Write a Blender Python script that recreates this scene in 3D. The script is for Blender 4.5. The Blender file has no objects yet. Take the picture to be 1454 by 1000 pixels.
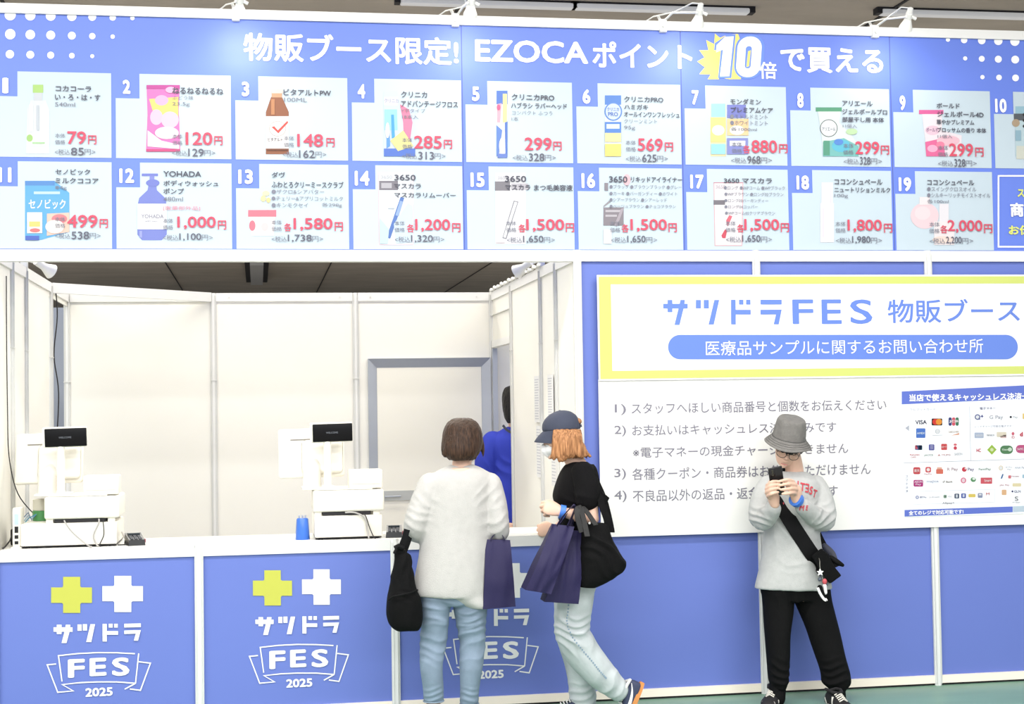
import bpy, bmesh, math, random
import numpy as np
from mathutils import Vector, Matrix, noise
from mathutils.bvhtree import BVHTree
random.seed(7)
sc = bpy.context.scene
COL = sc.collection
V = Vector

# ------------------------------------------------------------------ camera
CF, CX, CY, CZ, YAW, PIT, ROL = 2152.85, 1.303575, -7.945578, 1.575277, 0.166591, 0.036037, -0.015505
F_ = V((math.sin(YAW)*math.cos(PIT), math.cos(YAW)*math.cos(PIT), math.sin(PIT)))
R0 = V((math.cos(YAW), -math.sin(YAW), 0)); U0 = R0.cross(F_)
R_ = math.cos(ROL)*R0 + math.sin(ROL)*U0
U_ = -math.sin(ROL)*R0 + math.cos(ROL)*U0
CAMP = V((CX, CY, CZ))
cam_d = bpy.data.cameras.new('camera'); cam = bpy.data.objects.new('camera', cam_d); COL.objects.link(cam)
M3 = Matrix((R_, U_, -F_)).transposed()
cam.matrix_world = Matrix.Translation(CAMP) @ M3.to_4x4()
cam_d.sensor_width = 36; cam_d.lens = CF*36/1454; cam_d.clip_end = 200
sc.camera = cam

# ------------------------------------------------------------------ world, hall light, exposure
sc.view_settings.view_transform = 'Standard'; sc.view_settings.look = 'None'
sc.view_settings.exposure = 0.44; sc.view_settings.gamma = 1; sc.view_settings.use_curve_mapping = False
w = bpy.data.worlds.new('hall_light'); sc.world = w; w.use_nodes = True
w.node_tree.nodes['Background'].inputs[0].default_value = (0.90, 0.95, 1.0, 1)
w.node_tree.nodes['Background'].inputs[1].default_value = 1.0

def lamp(name, kind, loc, target, energy, color=(1, 1, 1), size=(1, 1), parent=None, **kw):
    d = bpy.data.lights.new(name, kind); d.energy = energy; d.color = color
    if kind == 'AREA':
        d.shape = 'RECTANGLE'; d.size, d.size_y = size
    for k, v in kw.items(): setattr(d, k, v)
    o = bpy.data.objects.new(name, d); COL.objects.link(o)
    o.location = loc
    o.rotation_euler = (V(target)-V(loc)).to_track_quat('-Z', 'Y').to_euler()
    if parent is not None:
        bpy.context.view_layer.update()
        o.parent = parent; o.matrix_parent_inverse = parent.matrix_world.inverted()
    return o
for y_ in (7, 12, 17, 22): lamp('unseen_light_row', 'AREA', (2.5, y_, 4.5), (2.5, y_, 0), 360, (1, .98, .95), (22, .5))  # added unseen rows behind the booth, bouncing off the floor to brighten the ceiling
lamp('unseen_light_row', 'AREA', (3, 5.2, 4.5), (3, 5.2, 0), 300, (1, .97, .92), (14, .5))  # one more added row, hidden by the board, lifting the ceiling above it
# rows of hall ceiling lights in front of the booth and one row over it
lamp('unseen_light_row', 'AREA', (.6, -2.6, 4.5), (.6, -2.6, 0), 300, (1, .985, .95), (10, .5))
lamp('unseen_light_row', 'AREA', (1.2, -5.6, 4.5), (1.2, -5.6, 0), 400, (.97, .98, 1), (13, .5))
lamp('unseen_light_row', 'AREA', (2.5, -9.5, 4.5), (2.5, -8.5, 0), 430, (.97, .98, 1), (13, .5))
lamp('unseen_light_row', 'AREA', (1.8, 1.55, 4.5), (1.8, 1.55, 0), 150, (1, .95, .84), (7, .5))

# ------------------------------------------------------------------ helpers
def ray(px, py): return F_*CF + R_*(px-727) - U_*(py-500)
def at(px, py, Y=0.0):
    d = ray(px, py); return CAMP + d*((Y-CY)/d.y)
def atX(px, py, X):
    d = ray(px, py); return CAMP + d*((X-CX)/d.x)
def atZ(px, py, Z):
    d = ray(px, py); return CAMP + d*((Z-CZ)/d.z)
def lin(c):
    return tuple((x/12.92 if x <= .04045 else ((x+.055)/1.055)**2.4) for x in [v/255 for v in c])

_mats = {}
def mat(key, rgb, rough=.5, metal=0., k=.8, bump=0, bscale=40, var=0, vscale=3, emit=0, spec=.5, stretch=(1, 1, 1), var2=None):
    """procedural principled material; rgb as it would look in plain light (0-255)"""
    if key in _mats: return _mats[key]
    m = bpy.data.materials.new(key); m.use_nodes = True; nt = m.node_tree; b = nt.nodes['Principled BSDF']
    c = tuple(x*k for x in lin(rgb))+(1,)
    b.inputs['Base Color'].default_value = c
    b.inputs['Roughness'].default_value = rough; b.inputs['Metallic'].default_value = metal
    b.inputs['Specular IOR Level'].default_value = spec
    if emit:
        b.inputs['Emission Color'].default_value = c; b.inputs['Emission Strength'].default_value = emit
    if bump or var:
        tc = nt.nodes.new('ShaderNodeTexCoord'); mp = nt.nodes.new('ShaderNodeMapping')
        mp.inputs['Scale'].default_value = stretch; nt.links.new(tc.outputs['Object'], mp.inputs[0])
    if var:
        n = nt.nodes.new('ShaderNodeTexNoise'); n.inputs['Scale'].default_value = vscale; n.inputs['Detail'].default_value = 5
        nt.links.new(mp.outputs[0], n.inputs[0])
        rp = nt.nodes.new('ShaderNodeValToRGB'); rp.color_ramp.elements[0].position = .3; rp.color_ramp.elements[1].position = .7
        lo = c if var2 is None else tuple(x*k for x in lin(var2))+(1,)
        rp.color_ramp.elements[0].color = tuple(min(1, x*(1-var)) for x in lo[:3])+(1,)
        rp.color_ramp.elements[1].color = tuple(min(1, x*(1+var*.5)) for x in c[:3])+(1,)
        nt.links.new(n.outputs[0], rp.inputs[0]); nt.links.new(rp.outputs[0], b.inputs['Base Color'])
    if bump:
        n = nt.nodes.new('ShaderNodeTexNoise'); n.inputs['Scale'].default_value = bscale; n.inputs['Detail'].default_value = 4
        nt.links.new(mp.outputs[0], n.inputs[0])
        bp = nt.nodes.new('ShaderNodeBump'); bp.inputs['Strength'].default_value = bump; bp.inputs['Distance'].default_value = .01
        nt.links.new(n.outputs[0], bp.inputs['Height']); nt.links.new(bp.outputs[0], b.inputs['Normal'])
    _mats[key] = m
    return m
def ink(rgb, k=.8):   # printed colour
    return mat('print_%02x%02x%02x_%d' % (*rgb, int(k*100)), rgb, .45, k=k, spec=.3)

class MB:
    """collects polygons with materials and links them as ONE mesh object"""
    def __init__(s): s.v = []; s.f = []; s.m = []; s.mats = []; s.smooth = []
    def mi(s, m):
        if m not in s.mats: s.mats.append(m)
        return s.mats.index(m)
    def poly(s, pts, m, smooth=False):
        n = len(s.v); s.v += [tuple(p) for p in pts]; s.f.append(list(range(n, n+len(pts)))); s.m.append(s.mi(m)); s.smooth.append(smooth)
    def mesh(s, verts, faces, m, smooth=False):
        n = len(s.v); s.v += [tuple(p) for p in verts]; i = s.mi(m)
        for f in faces: s.f.append([n+a for a in f]); s.m.append(i); s.smooth.append(smooth)
    def box(s, lo, hi, m, bev=0, M=None, seg=2):
        bm = bmesh.new(); bmesh.ops.create_cube(bm, size=1)
        for v in bm.verts: v.co = V([(lo[i]+hi[i])/2+v.co[i]*(hi[i]-lo[i]) for i in range(3)])
        if bev: bmesh.ops.bevel(bm, geom=bm.edges[:], offset=bev, segments=seg, affect='EDGES', profile=.5)
        if M is not None: bm.transform(M)
        s.bm(bm, m, bev > 0)
    def bm(s, bm, m, smooth=False):
        bm.verts.index_update()
        s.mesh([v.co[:] for v in bm.verts], [[v.index for v in f.verts] for f in bm.faces], m, smooth); bm.free()
    def tube(s, pts, r, m, seg=8, caps=True):
        pts = [V(p) for p in pts]; rs = r if isinstance(r, (list, tuple)) else [r]*len(pts)
        vs, fs = [], []; up = None
        for i, p in enumerate(pts):
            t = (pts[min(i+1, len(pts)-1)]-pts[max(i-1, 0)]).normalized()
            if up is None: up = t.orthogonal().normalized()
            up = (up-t*up.dot(t)).normalized(); sd = t.cross(up)
            for k in range(seg):
                a = 2*math.pi*k/seg; vs.append(p+(up*math.cos(a)+sd*math.sin(a))*rs[i])
        for i in range(len(pts)-1):
            for k in range(seg):
                a, b = i*seg+k, i*seg+(k+1) % seg; fs.append([a, b, b+seg, a+seg])
        if caps: fs.append(list(range(seg))[::-1]); fs.append([(len(pts)-1)*seg+k for k in range(seg)])
        s.mesh(vs, fs, m, True)
    def lathe(s, prof, m, c=(0, 0, 0), seg=24, M=None):
        vs, fs = [], []
        for r, z in prof:
            for k in range(seg):
                a = 2*math.pi*k/seg; vs.append(V((r*math.cos(a), r*math.sin(a), z)))
        for i in range(len(prof)-1):
            for k in range(seg):
                a, b = i*seg+k, i*seg+(k+1) % seg; fs.append([a, b, b+seg, a+seg])
        fs.append(list(range(seg))[::-1]); fs.append([(len(prof)-1)*seg+k for k in range(seg)])
        if M is None: M = Matrix.Translation(c)
        s.mesh([M @ v for v in vs], fs, m, True)
    def build_split(s, name, parent, gap):
        """clusters of polygons further apart than gap become objects of their own"""
        bb = [[min(s.v[i][a] for i in f) for a in (0, 2)]+[max(s.v[i][a] for i in f) for a in (0, 2)] for f in s.f]
        cl = []
        for k, b in enumerate(bb):
            b = list(b); mem = [k]; rest = []
            for cb, cm in cl:
                if cb[0]-gap < b[2] and cb[2]+gap > b[0] and cb[1]-gap < b[3] and cb[3]+gap > b[1]:
                    b = [min(b[0], cb[0]), min(b[1], cb[1]), max(b[2], cb[2]), max(b[3], cb[3])]; mem = cm+mem
                else: rest.append((cb, cm))
            cl = rest+[(b, mem)]
        for cb, cm in cl:
            q = MB()
            for k in sorted(cm): q.mesh([s.v[i] for i in s.f[k]], [list(range(len(s.f[k])))], s.mats[s.m[k]])
            q.build(name, parent)
    def build(s, name, parent=None):
        me = bpy.data.meshes.new(name); me.from_pydata(s.v, [], s.f)
        for m in s.mats: me.materials.append(m)
        me.polygons.foreach_set('material_index', s.m); me.polygons.foreach_set('use_smooth', s.smooth)
        me.update()
        bmm = bmesh.new(); bmm.from_mesh(me); bmesh.ops.remove_doubles(bmm, verts=bmm.verts, dist=1e-6); bmm.to_mesh(me); bmm.free()
        if any(s.smooth):
            try: me.set_sharp_from_angle(angle=math.radians(40))
            except Exception: pass
        o = bpy.data.objects.new(name, me); COL.objects.link(o)
        if parent is not None: put(o, parent)
        return o
def wloc(o):
    return Matrix.Translation(o.location) if o.parent is None else wloc(o.parent) @ o.matrix_parent_inverse @ Matrix.Translation(o.location)
def put(o, parent):
    o.parent = parent; o.matrix_parent_inverse = wloc(parent).inverted()
def tag(o, label=None, cat=None, group=None, kind=None):
    for k, v in (('label', label), ('category', cat), ('group', group), ('kind', kind)):
        if v: o[k] = v
    return o
def thing(name, label, cat, loc=(0, 0, 0), group=None, kind=None):
    o = bpy.data.objects.new(name, None); o.empty_display_size = .1; COL.objects.link(o); o.location = loc
    return tag(o, label, cat, group, kind)
def copy_tree(o, delta, parent=None):
    c = o.copy(); COL.objects.link(c)
    if parent is None: c.location = o.location + V(delta)
    else:
        c.parent = parent; c.matrix_parent_inverse = o.matrix_parent_inverse.copy()
    for ch in list(o.children): copy_tree(ch, delta, c)
    return c

# flat print: text and shapes laid on a plane of constant Y
def text_mesh(body, bold=0., res=3):
    c = bpy.data.curves.new('t', 'FONT'); c.body = body; c.size = 1; c.resolution_u = res
    o = bpy.data.objects.new('t', c); COL.objects.link(o)
    dg = bpy.context.evaluated_depsgraph_get()
    me = bpy.data.meshes.new_from_object(o.evaluated_get(dg))
    v0 = [(v.co.x, v.co.y) for v in me.vertices]; f0 = [list(p.vertices) for p in me.polygons]
    bpy.data.objects.remove(o); bpy.data.curves.remove(c); bpy.data.meshes.remove(me)
    if bold < .008: return [(x, y, 0) for x, y in v0], f0
    vs, fs = [], []                       # heavier weight: the glyphs laid over each other a stroke's width apart
    k = 8 if bold > .05 else 6
    for j, (dx, dy) in enumerate([(bold*math.cos(2*math.pi*i/k+.4), bold*math.sin(2*math.pi*i/k+.4)) for i in range(k)]):
        n = len(vs); vs += [(x+dx, y+dy, j*.00012) for x, y in v0]; fs += [[n+i for i in f] for f in f0]
    return vs, fs
def text(mb, body, x0, x1, yt, yb, Y, m, zone=(0, 0, 1), bold=0., shear=0., keep=None):
    """ink box of the text: left x0, right x1, top/bottom at its left end, in zone pixels"""
    ox, oy, s = zone
    a = at(ox+x0/s, oy+yt/s, Y); b = at(ox+x0/s, oy+yb/s, Y); c = at(ox+x1/s, oy+(yt+yb)/2/s, Y)
    vs, fs = text_mesh(body, bold)
    if not vs: return
    xa = min(v[0] for v in vs); xb = max(v[0] for v in vs); ya = min(v[1] for v in vs); yb_ = max(v[1] for v in vs)
    X0, X1, Z1, Z0 = (a.x+b.x)/2, c.x, a.z, b.z
    out = [(X0+(v[0]-xa)/(xb-xa)*(X1-X0)+shear*(v[1]-ya)/(yb_-ya)*(Z1-Z0), Y-v[2], Z0+(v[1]-ya)/(yb_-ya)*(Z1-Z0)) for v in vs]
    mb.mesh(out, fs, m)
def shp(mb, pts, Y, m, zone=(0, 0, 1)):
    ox, oy, s = zone
    mb.poly([at(ox+x/s, oy+y/s, Y) for x, y in pts], m)
def rect(mb, x0, y0, x1, y1, Y, m, zone=(0, 0, 1)): shp(mb, [(x0, y1), (x1, y1), (x1, y0), (x0, y0)], Y, m, zone)
def ell(mb, cx, cy, rx, ry, Y, m, zone=(0, 0, 1), n=24):
    shp(mb, [(cx+rx*math.cos(2*math.pi*k/n), cy+ry*math.sin(-2*math.pi*k/n+math.pi)) for k in range(n)][::-1], Y, m, zone)
def stroke(mb, pts, wd, Y, m, zone=(0, 0, 1)):
    P = [V((x, y)) for x, y in pts]
    L, Rr = [], []
    for i, p in enumerate(P):
        d0 = (P[i]-P[i-1]).normalized() if i > 0 else (P[1]-P[0]).normalized()
        d1 = (P[i+1]-P[i]).normalized() if i < len(P)-1 else d0
        n0 = V((-d0.y, d0.x)); n1 = V((-d1.y, d1.x)); n = (n0+n1)
        if n.length < .2: n = n0
        n.normalize(); kk = min(2.2, 1/max(.3, n.dot(n0)))
        L.append(p+n*wd/2*kk); Rr.append(p-n*wd/2*kk)
    for i in range(len(P)-1): shp(mb, [L[i], L[i+1], Rr[i+1], Rr[i]], Y, m, zone)
def rbox(x0, y0, x1, y1, r, n=6):
    out = []
    for cx, cy, a0 in ((x1-r, y0+r, -90), (x1-r, y1-r, 0), (x0+r, y1-r, 90), (x0+r, y0+r, 180)):
        for k in range(n+1):
            a = math.radians(a0+90*k/n); out.append((cx+r*math.cos(a), cy+r*math.sin(a)))
    return out

# ------------------------------------------------------------------ materials
WHITE = mat('white_laminate', (246, 245, 240), .45, bump=.02, bscale=300, k=.86)
WARM = mat('ivory_panel', (248, 246, 238), .55, bump=.03, bscale=200, k=.86)
ALU = mat('white_aluminium', (240, 240, 238), .35, k=.85, spec=.6)
GROOVE = mat('profile_groove', (230, 230, 226), .5)
STEEL = mat('grey_door_frame', (186, 192, 204), .4, 0)
BLUE = mat('blue_board', (111, 130, 209), .5, k=.8, var=.02, vscale=.8, spec=.35)
BLACKP = mat('black_plastic', (16, 16, 18), .3)
RUB = mat('dark_rubber', (28, 26, 30), .7)
POSW = mat('pos_white_plastic', (247, 243, 232), .4, k=.85)
GREYB = mat('grey_blue_partition', (150, 158, 176), .7, var=.05, vscale=2)
# ------------------------------------------------------------------ the setting
def struct(o): o['kind'] = 'structure'; return o
m = MB(); m.box((-14, -16, -.1), (20, -1.7, 0), mat('hall_floor', (176, 172, 166), .5, var=.06, vscale=1.2))
m.box((-14, -1.7, -.1), (20, .9, 0), mat('green_floor', (130, 170, 148), .42, var=.10, vscale=1.6, bump=.05, bscale=60, k=.8, stretch=(1, 4, 1)))
m.box((-14, .9, -.1), (20, 52, 0), mat('hall_floor', (176, 172, 166), .5))
struct(m.build('floor'))
m = MB()
cm = mat('concrete_ceiling', (192, 182, 168), .9, var=.16, vscale=.9, bump=.25, bscale=9, k=.8, stretch=(1, 2.5, 1))
m.box((-14, -16, 4.75), (20, 52, 5.0), cm)
m.box((-14, 2.05, 4.60), (20, 2.2, 4.75), cm)
for x in (-4.1, -.6, 2.9, 6.4, 9.9, 13.4): m.box((x-.012, 2.3, 4.738), (x+.012, 51, 4.75), RUB)
struct(m.build('ceiling'))
m = MB(); m.box((-14, 51.8, 0), (20, 52, 4.75), mat('hall_grey', (92, 92, 92), .9)); struct(m.build('wall_hall'))

H = 2.41
KICK = mat('ivory_kick_rail', (250, 238, 222), .45, k=.95)
def post(m, x, y, z0=0, z1=H, r=.0205):
    """octagonal system post with grooves"""
    pr = [(r*math.cos(math.radians(22.5+45*k)), r*math.sin(math.radians(22.5+45*k))) for k in range(8)]
    n = len(pr); vs = [(x+a, y+b, z0) for a, b in pr]+[(x+a, y+b, z1) for a, b in pr]
    m.mesh(vs, [[k, (k+1) % n, n+(k+1) % n, n+k] for k in range(n)]+[list(range(n))[::-1], list(range(n, 2*n))], ALU)
    for s in (-1, 1):
        m.box((x+s*.0105-.0016, y-r-.0012, z0+.01), (x+s*.0105+.0016, y-r+.006, z1-.02), GROOVE)
        m.box((x-r-.0012, y+s*.0105-.0016, z0+.01), (x-r+.006, y+s*.0105+.0016, z1-.02), GROOVE)
        m.box((x+r-.006, y+s*.0105-.0016, z0+.01), (x+r+.0012, y+s*.0105+.0016, z1-.02), GROOVE)
def clampring(m, x, y, z):
    m.box((x-.023, y-.023, z), (x+.023, y+.023, z+.006), GROOVE)
def rail(m, a, b, z, h=.055, t=.016, mt=None):
    a = V((*a, 0)); b = V((*b, 0)); d = (b-a).normalized(); n = V((-d.y, d.x, 0))
    vs = []
    for zz in (z-h/2, z+h/2):
        for p, s in ((a, -1), (b, -1), (b, 1), (a, 1)): vs.append(p+n*t*s+V((0, 0, zz)))
    m.mesh(vs, [[0, 1, 2, 3][::-1], [4, 5, 6, 7], [0, 1, 5, 4], [1, 2, 6, 5], [2, 3, 7, 6], [3, 0, 4, 7]], mt or ALU)

D = 2.96
# back wall
m = MB()
m.box((-.0, D-.004, .03), (2.09, D+.004, H-.03), WARM); m.box((2.09, D-.004, 1.93), (3, D+.004, H-.03), WARM); m.box((3.0, D-.004, .03), (6.0, D+.004, H-.03), WARM)
wb = struct(m.build('wall_back'))
for x in (0, 1, 2.0, 2.99, 4, 5, 6):
    p = MB(); post(p, x, D); clampring(p, x, D, 1.79)
    if 0 < x < 4:
        for s in (-1, 1): p.box((x+s*.11-.004, D-.022, 2.375), (x+s*.11+.004, D-.015, 2.383), GROOVE)
    p.build('post', wb)
for a, b in ((0, 1), (1, 2), (2, 2.99), (2.99, 4), (4, 5), (5, 6)):
    p = MB(); rail(p, (a+.02, D), (b-.02, D), H-.03, .06); p.build('rail', wb)
p = MB()
# door recessed in the back wall with a bevelled grey frame
def fr(lo, hi): pass
zt = 1.935; x0, x1 = 2.085, 2.975; w_ = .07
for quad in ([(x0, zt), (x1, zt), (x1-w_, zt-w_), (x0+w_, zt-w_)], [(x0, 0), (x0, zt), (x0+w_, zt-w_), (x0+w_, 0)], [(x1-w_, 0), (x1-w_, zt-w_), (x1, zt), (x1, 0)]):
    vs = [(a, D-.03 if (a in (x0, x1) or b == zt) else D+.012, b) for a, b in quad]
    p.poly(vs, STEEL); p.poly([(a, D+.04, b) for a, _, b in vs][::-1], STEEL)
    for i in range(4):
        q, r = vs[i], vs[(i+1) % 4]; p.poly([q, (q[0], D+.04, q[2]), (r[0], D+.04, r[2]), r], STEEL)
d1 = MB(); d1.box((x0+w_-.004, D+.006, .01), (x1-w_+.004, D+.036, zt-w_+.004), mat('door_panel_ivory', (246, 243, 232), .5, k=.84)); dd = struct(d1.build('door_1'))
p.build('door_frame', dd)
p = MB(); p.box((x0+w_, D-.004, .915), (x1-w_, D+.008, .985), mat('door_rail_grey', (196, 198, 196), .4, .2)); p.tube([(2.2, D-.03, .945), (2.31, D-.03, .947)], .006, STEEL); p.tube([(2.2, D-.03, .945), (2.2, D, .945)], .006, STEEL); p.build('push_rail', dd)

# left wall
m = MB(); m.box((-.004, 0.0, .03), (.004, 2.0, H-.03), WARM); m.box((-.004, 2.0, H-.09), (.004, D, H-.04), WARM)
wl = struct(m.build('wall_left'))
for y in (0, .5, 1.0, 2.06):
    p = MB(); post(p, 0, y); clampring(p, 0, y, 1.93); p.build('post', wl)
for a, b in ((0, .5), (.5, 1), (1, 2.06), (2.06, D)):
    p = MB(); rail(p, (0, a+.02), (0, b-.02), H-.03, .06); p.build('rail', wl)
p = MB(); rail(p, (.01, 2.08), (.98, D-.02), H-.03, .065, .014); struct(p.build('trim_1'))
# grey partition of the hall beyond the gap in the left wall
m = MB(); m.box((-3.0, 3.5, 0), (.4, 3.54, 2.35), GREYB); struct(m.build('wall_partition'))
m = MB(); m.box((.4, 3.3, 0), (.42, 3.54, 2.35), GREYB); 
# right inner wall with a doorway at its back end
m = MB(); m.box((2.996, .0, .03), (3.004, 2.08, H-.03), WARM); m.box((2.996, 2.08, 2.0), (3.004, D, H-.03), WARM)
wr = struct(m.build('wall_right'))
for y in (.55, 1.03, 2.1):
    p = MB(); post(p, 3.0, y); clampring(p, 3.0, y, 1.95); p.build('post', wr)
for a, b in ((0, .55), (.55, 1.03), (1.03, 2.1), (2.1, D)):
    p = MB(); rail(p, (3, a+.02), (3, b-.02), H-.03, .06); p.build('rail', wr)
p = MB(); rail(p, (3, 2.12), (3, D-.02), 2.03, .05); rail(p, (3, 2.12), (3, D-.02), 2.24, .006, .018, GROOVE); p.build('lintel', wr)
p = MB(); p.box((2.985, D-.06, 0), (3.02, D-.03, 2.0), STEEL); p.build('door_jamb', wr)
# tape bunched along the top rail of the right wall
p = MB()
for k in range(13):
    y = .9+k*.155; p.tube([(2.975, y, H+.004), (2.97, y+.07, H+.010+.006*(k % 2)), (2.975, y+.15, H+.004)], [.007, .012, .007], WHITE)
p.build('cable_cover', wr)

# front wall to the right of the counter
m = MB(); m.box((3.0, .006, .04), (6.0, .02, H-.04), BLUE)
wf = struct(m.build('wall_front'))
for x in (3, 4, 5, 6):
    p = MB(); post(p, x, .0, .0); p.build('post', wf)
for a, b in ((3, 4), (4, 5), (5, 6)):
    p = MB(); p.box((a+.02, -.012, .012), (b-.02, .03, .055), KICK); p.build('kick_rail', wf)
m = MB()
for a, b in ((3, 4), (4, 5), (5, 6)): m.box((a, -.0, 0), (b, .03, .013), RUB)
struct(m.build('baseboard_front'))

# fluorescent fittings on the ceiling
def tube_light(x0, x1, y, label):
    t = thing('ceiling_light', label, 'ceiling light', ((x0+x1)/2, y, 4.7), 'fluorescent ceiling lights above the price board')
    a = MB(); a.box((x0-.045, y-.045, 4.738), (x1+.045, y+.045, 4.752), RUB); a.box((x0-.045, y-.045, 4.70), (x0-.002, y+.045, 4.738), RUB); a.box((x1+.002, y-.045, 4.70), (x1+.045, y+.045, 4.738), RUB); a.build('housing', t)
    b = MB(); b.box((x0, y-.048, 4.695), (x1, y+.048, 4.737), mat('tube_diffuser', (214, 214, 214), .5, emit=.3), .012); b.build('diffuser', t)
y = 3.64
tube_light(2.42, 3.78, y, 'long fluorescent ceiling light above the second arm lamp from the left')
tube_light(3.80, 5.22, y, 'long fluorescent ceiling light above the third arm lamp from the left')
tube_light(6.30, 8.6, y-.1, 'long fluorescent ceiling light above the rightmost arm lamp')
t = thing('ceiling_light', 'fluorescent light seen end on above the back wall of the booth', 'ceiling light', (1.31, 26, 4.5))
a = MB(); a.box((1.06, 24, 4.66), (1.56, 29, 4.752), RUB); a.build('housing', t)
a = MB(); a.box((1.17, 24, 4.6), (1.45, 29, 4.66), mat('tube_off', (190, 190, 190), .5)); a.build('diffuser', t)

# ------------------------------------------------------------------ counters
LIME = ink((212, 214, 92), .74); PRW = ink((250, 250, 248), .86)
ZB = (50, 800, 5)
def counter_logo(m, dx):
    k = MB(); Y = -.0035
    for (cx, x0, x1, xa, xb, y0, y1, ya, yb, mt) in ((0, 113, 403, 198, 320, 97, 353, 172, 282, LIME), (0, 477, 765, 562, 682, 90, 347, 163, 270, PRW)):
        r = 8
        shp(k, [(xa, y0), (xb, y0), (xb, ya-r), (xb+r, ya), (x1, ya), (x1, yb), (xb+r, yb), (xb, yb+r), (xb, y1), (xa, y1), (xa, yb+r), (xa-r, yb), (x0, yb), (x0, ya), (xa-r, ya), (xa, ya-r)], Y, mt, ZB)
    for q in ([(130, 455), (265, 455), (265, 487), (130, 487)], [(153, 437), (187, 437), (187, 503), (153, 503)], [(217, 437), (250, 437), (243, 490), (222, 567), (187, 567), (207, 490)],
              [(300, 435), (330, 435), (330, 480), (300, 480)], [(338, 433), (368, 433), (368, 478), (338, 478)], [(392, 433), (425, 433), (398, 560), (362, 560)],
              [(478, 431), (508, 431), (508, 556), (478, 556)], [(508, 482), (588, 482), (588, 508), (508, 508)], [(522, 430), (550, 430), (550, 457), (522, 457)], [(560, 430), (586, 430), (586, 457), (560, 457)],
              [(632, 430), (750, 427), (750, 454), (632, 457)], [(632, 478), (750, 475), (730, 550), (700, 550), (714, 500), (632, 503)]):
        shp(k, q, Y-.0002*len(k.f), PRW, ZB)
    for s_, a, b, c, d in (('F', 232, 352, 683, 815), ('E', 386, 506, 675, 803), ('S', 545, 669, 672, 803)):
        text(k, s_, a, b, c, d, Y, PRW, ZB, bold=.032)
    text(k, '2025', 356, 550, 888, 950, Y, PRW, ZB, bold=.035)
    for i, l in enumerate(([(190, 840), (165, 657), (300, 642), (440, 635), (580, 636), (708, 643)], [(735, 640), (712, 853)], [(712, 853), (580, 843), (440, 843), (320, 848), (192, 862), (270, 907), (160, 917), (85, 722), (148, 716)], [(712, 853), (635, 895)], [(672, 893), (747, 903), (818, 710), (735, 700)])):
        stroke(k, l, 9, Y-.0002*i, PRW, ZB)
    o = k.build('logo_print', m); o.location.x += dx
    return o
LBL = ['blue counter unit at the left end below the register with the green tape roll',
       'middle blue front counter unit between the two white posts under the second cash register',
       'blue front counter unit behind the legs of the two women']
TOPZ = .895
for i in range(3):
    c = thing('counter', LBL[i], 'counter', (i+.5, .25, 0), 'blue counter units with white plus logo')
    m = MB(); m.box((i+.0205, 0, .05), (i+.979, .012, .836), BLUE); m.build('front_panel', c)
    m = MB(); m.box((i+.021, .014, .03), (i+.975, .48, .06), WARM); m.build('floor_shelf', c)
    m = MB(); m.box((i+.02, -.012, .836), (i+.979, .02, .892), ALU); m.build('rail', c); m = MB(); m.box((i+.02, -.012, .012), (i+.979, .03, .055), KICK); m.build('rail', c)
    m = MB(); m.box((i+.005, .014, .05), (i+.02, .48, .866), WARM); m.build('side_panel', c); m = MB(); m.box((i+.976, .025, .05), (i+.991, .48, .866), WARM); m.build('side_panel', c)
    m = MB(); m.box((i+.001, 0, 0), (i+.999, .03, .0125), RUB); m.build('plinth', c)
    if i == 0:
        m = MB(); post(m, 0.0, -.004, 0, TOPZ+.001, .021); m.build('post', c)
    m = MB(); post(m, i+1.0, -.004, 0, TOPZ+.001, .021); m.build('post', c) if i < 2 else None
    counter_logo(c, i)
m = MB(); m.box((.0225, .022, .868), (2.978, .5, TOPZ), WHITE)
tag(m.build('countertop'), 'long white countertop running over the three blue counter units', 'countertop')
# ------------------------------------------------------------------ the price board over the counter
PB = mat('price_board_blue', (106, 134, 231), .42, k=.8, var=.015, vscale=.7, spec=.4)
CARD = mat('price_card_white', (220, 238, 250), .5, k=.62)
TXT = ink((84, 84, 98), .8); TXS = ink((136, 138, 154), .7); RED = ink((214, 80, 104), .8); DRK = ink((98, 98, 114), .8)
PWH = ink((252, 252, 252), .88)
board = thing('price_board', 'long blue price board of numbered products with white headline above the counter', 'sign', (3, .03, 2.35))
m = MB(); m.box((-.02, .004, 2.40), (6.03, .05, 3.62), PB); m.build('backing_panel', board)
m = MB(); m.box((-.03, -.012, 3.612), (6.04, .055, 3.662), ALU); m.build('top_rail', board)
m = MB(); m.box((-.03, -.012, 2.349), (6.04, .055, 2.408), ALU)
for x in (1, 2, 3, 4, 5): m.box((x-.004, -.0135, 2.349), (x+.004, -.011, 2.408), GROOVE); 
m.build('bottom_rail', board)
for x in (2.393, 3.60, 4.81): m = MB(); m.box((x-.002, .0025, 2.41), (x+.002, .005, 3.612), mat('sheet_seam', (84, 98, 170), .6)); m.build('sheet_seam', board)
YP = .003
m = MB()
for y, xs, rs in ((21, (14.5, 43, 72, 102, 131, 160, 188), (8, 7.4, 7, 6.6, 5.6, 4.6, 3.2)), (48.5, (14.5, 43, 72, 102, 131, 160), (7.4, 6.8, 6.4, 5.6, 4.5, 3.1)), (77, (14, 43, 72, 102, 131), (6, 5.6, 5, 4, 2.8))):
    for x, r in zip(xs, rs): ell(m, x, y+(x-14)*.024 if y > 30 else y+(x-14)*.026, r, r, YP-.002, PWH)
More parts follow.
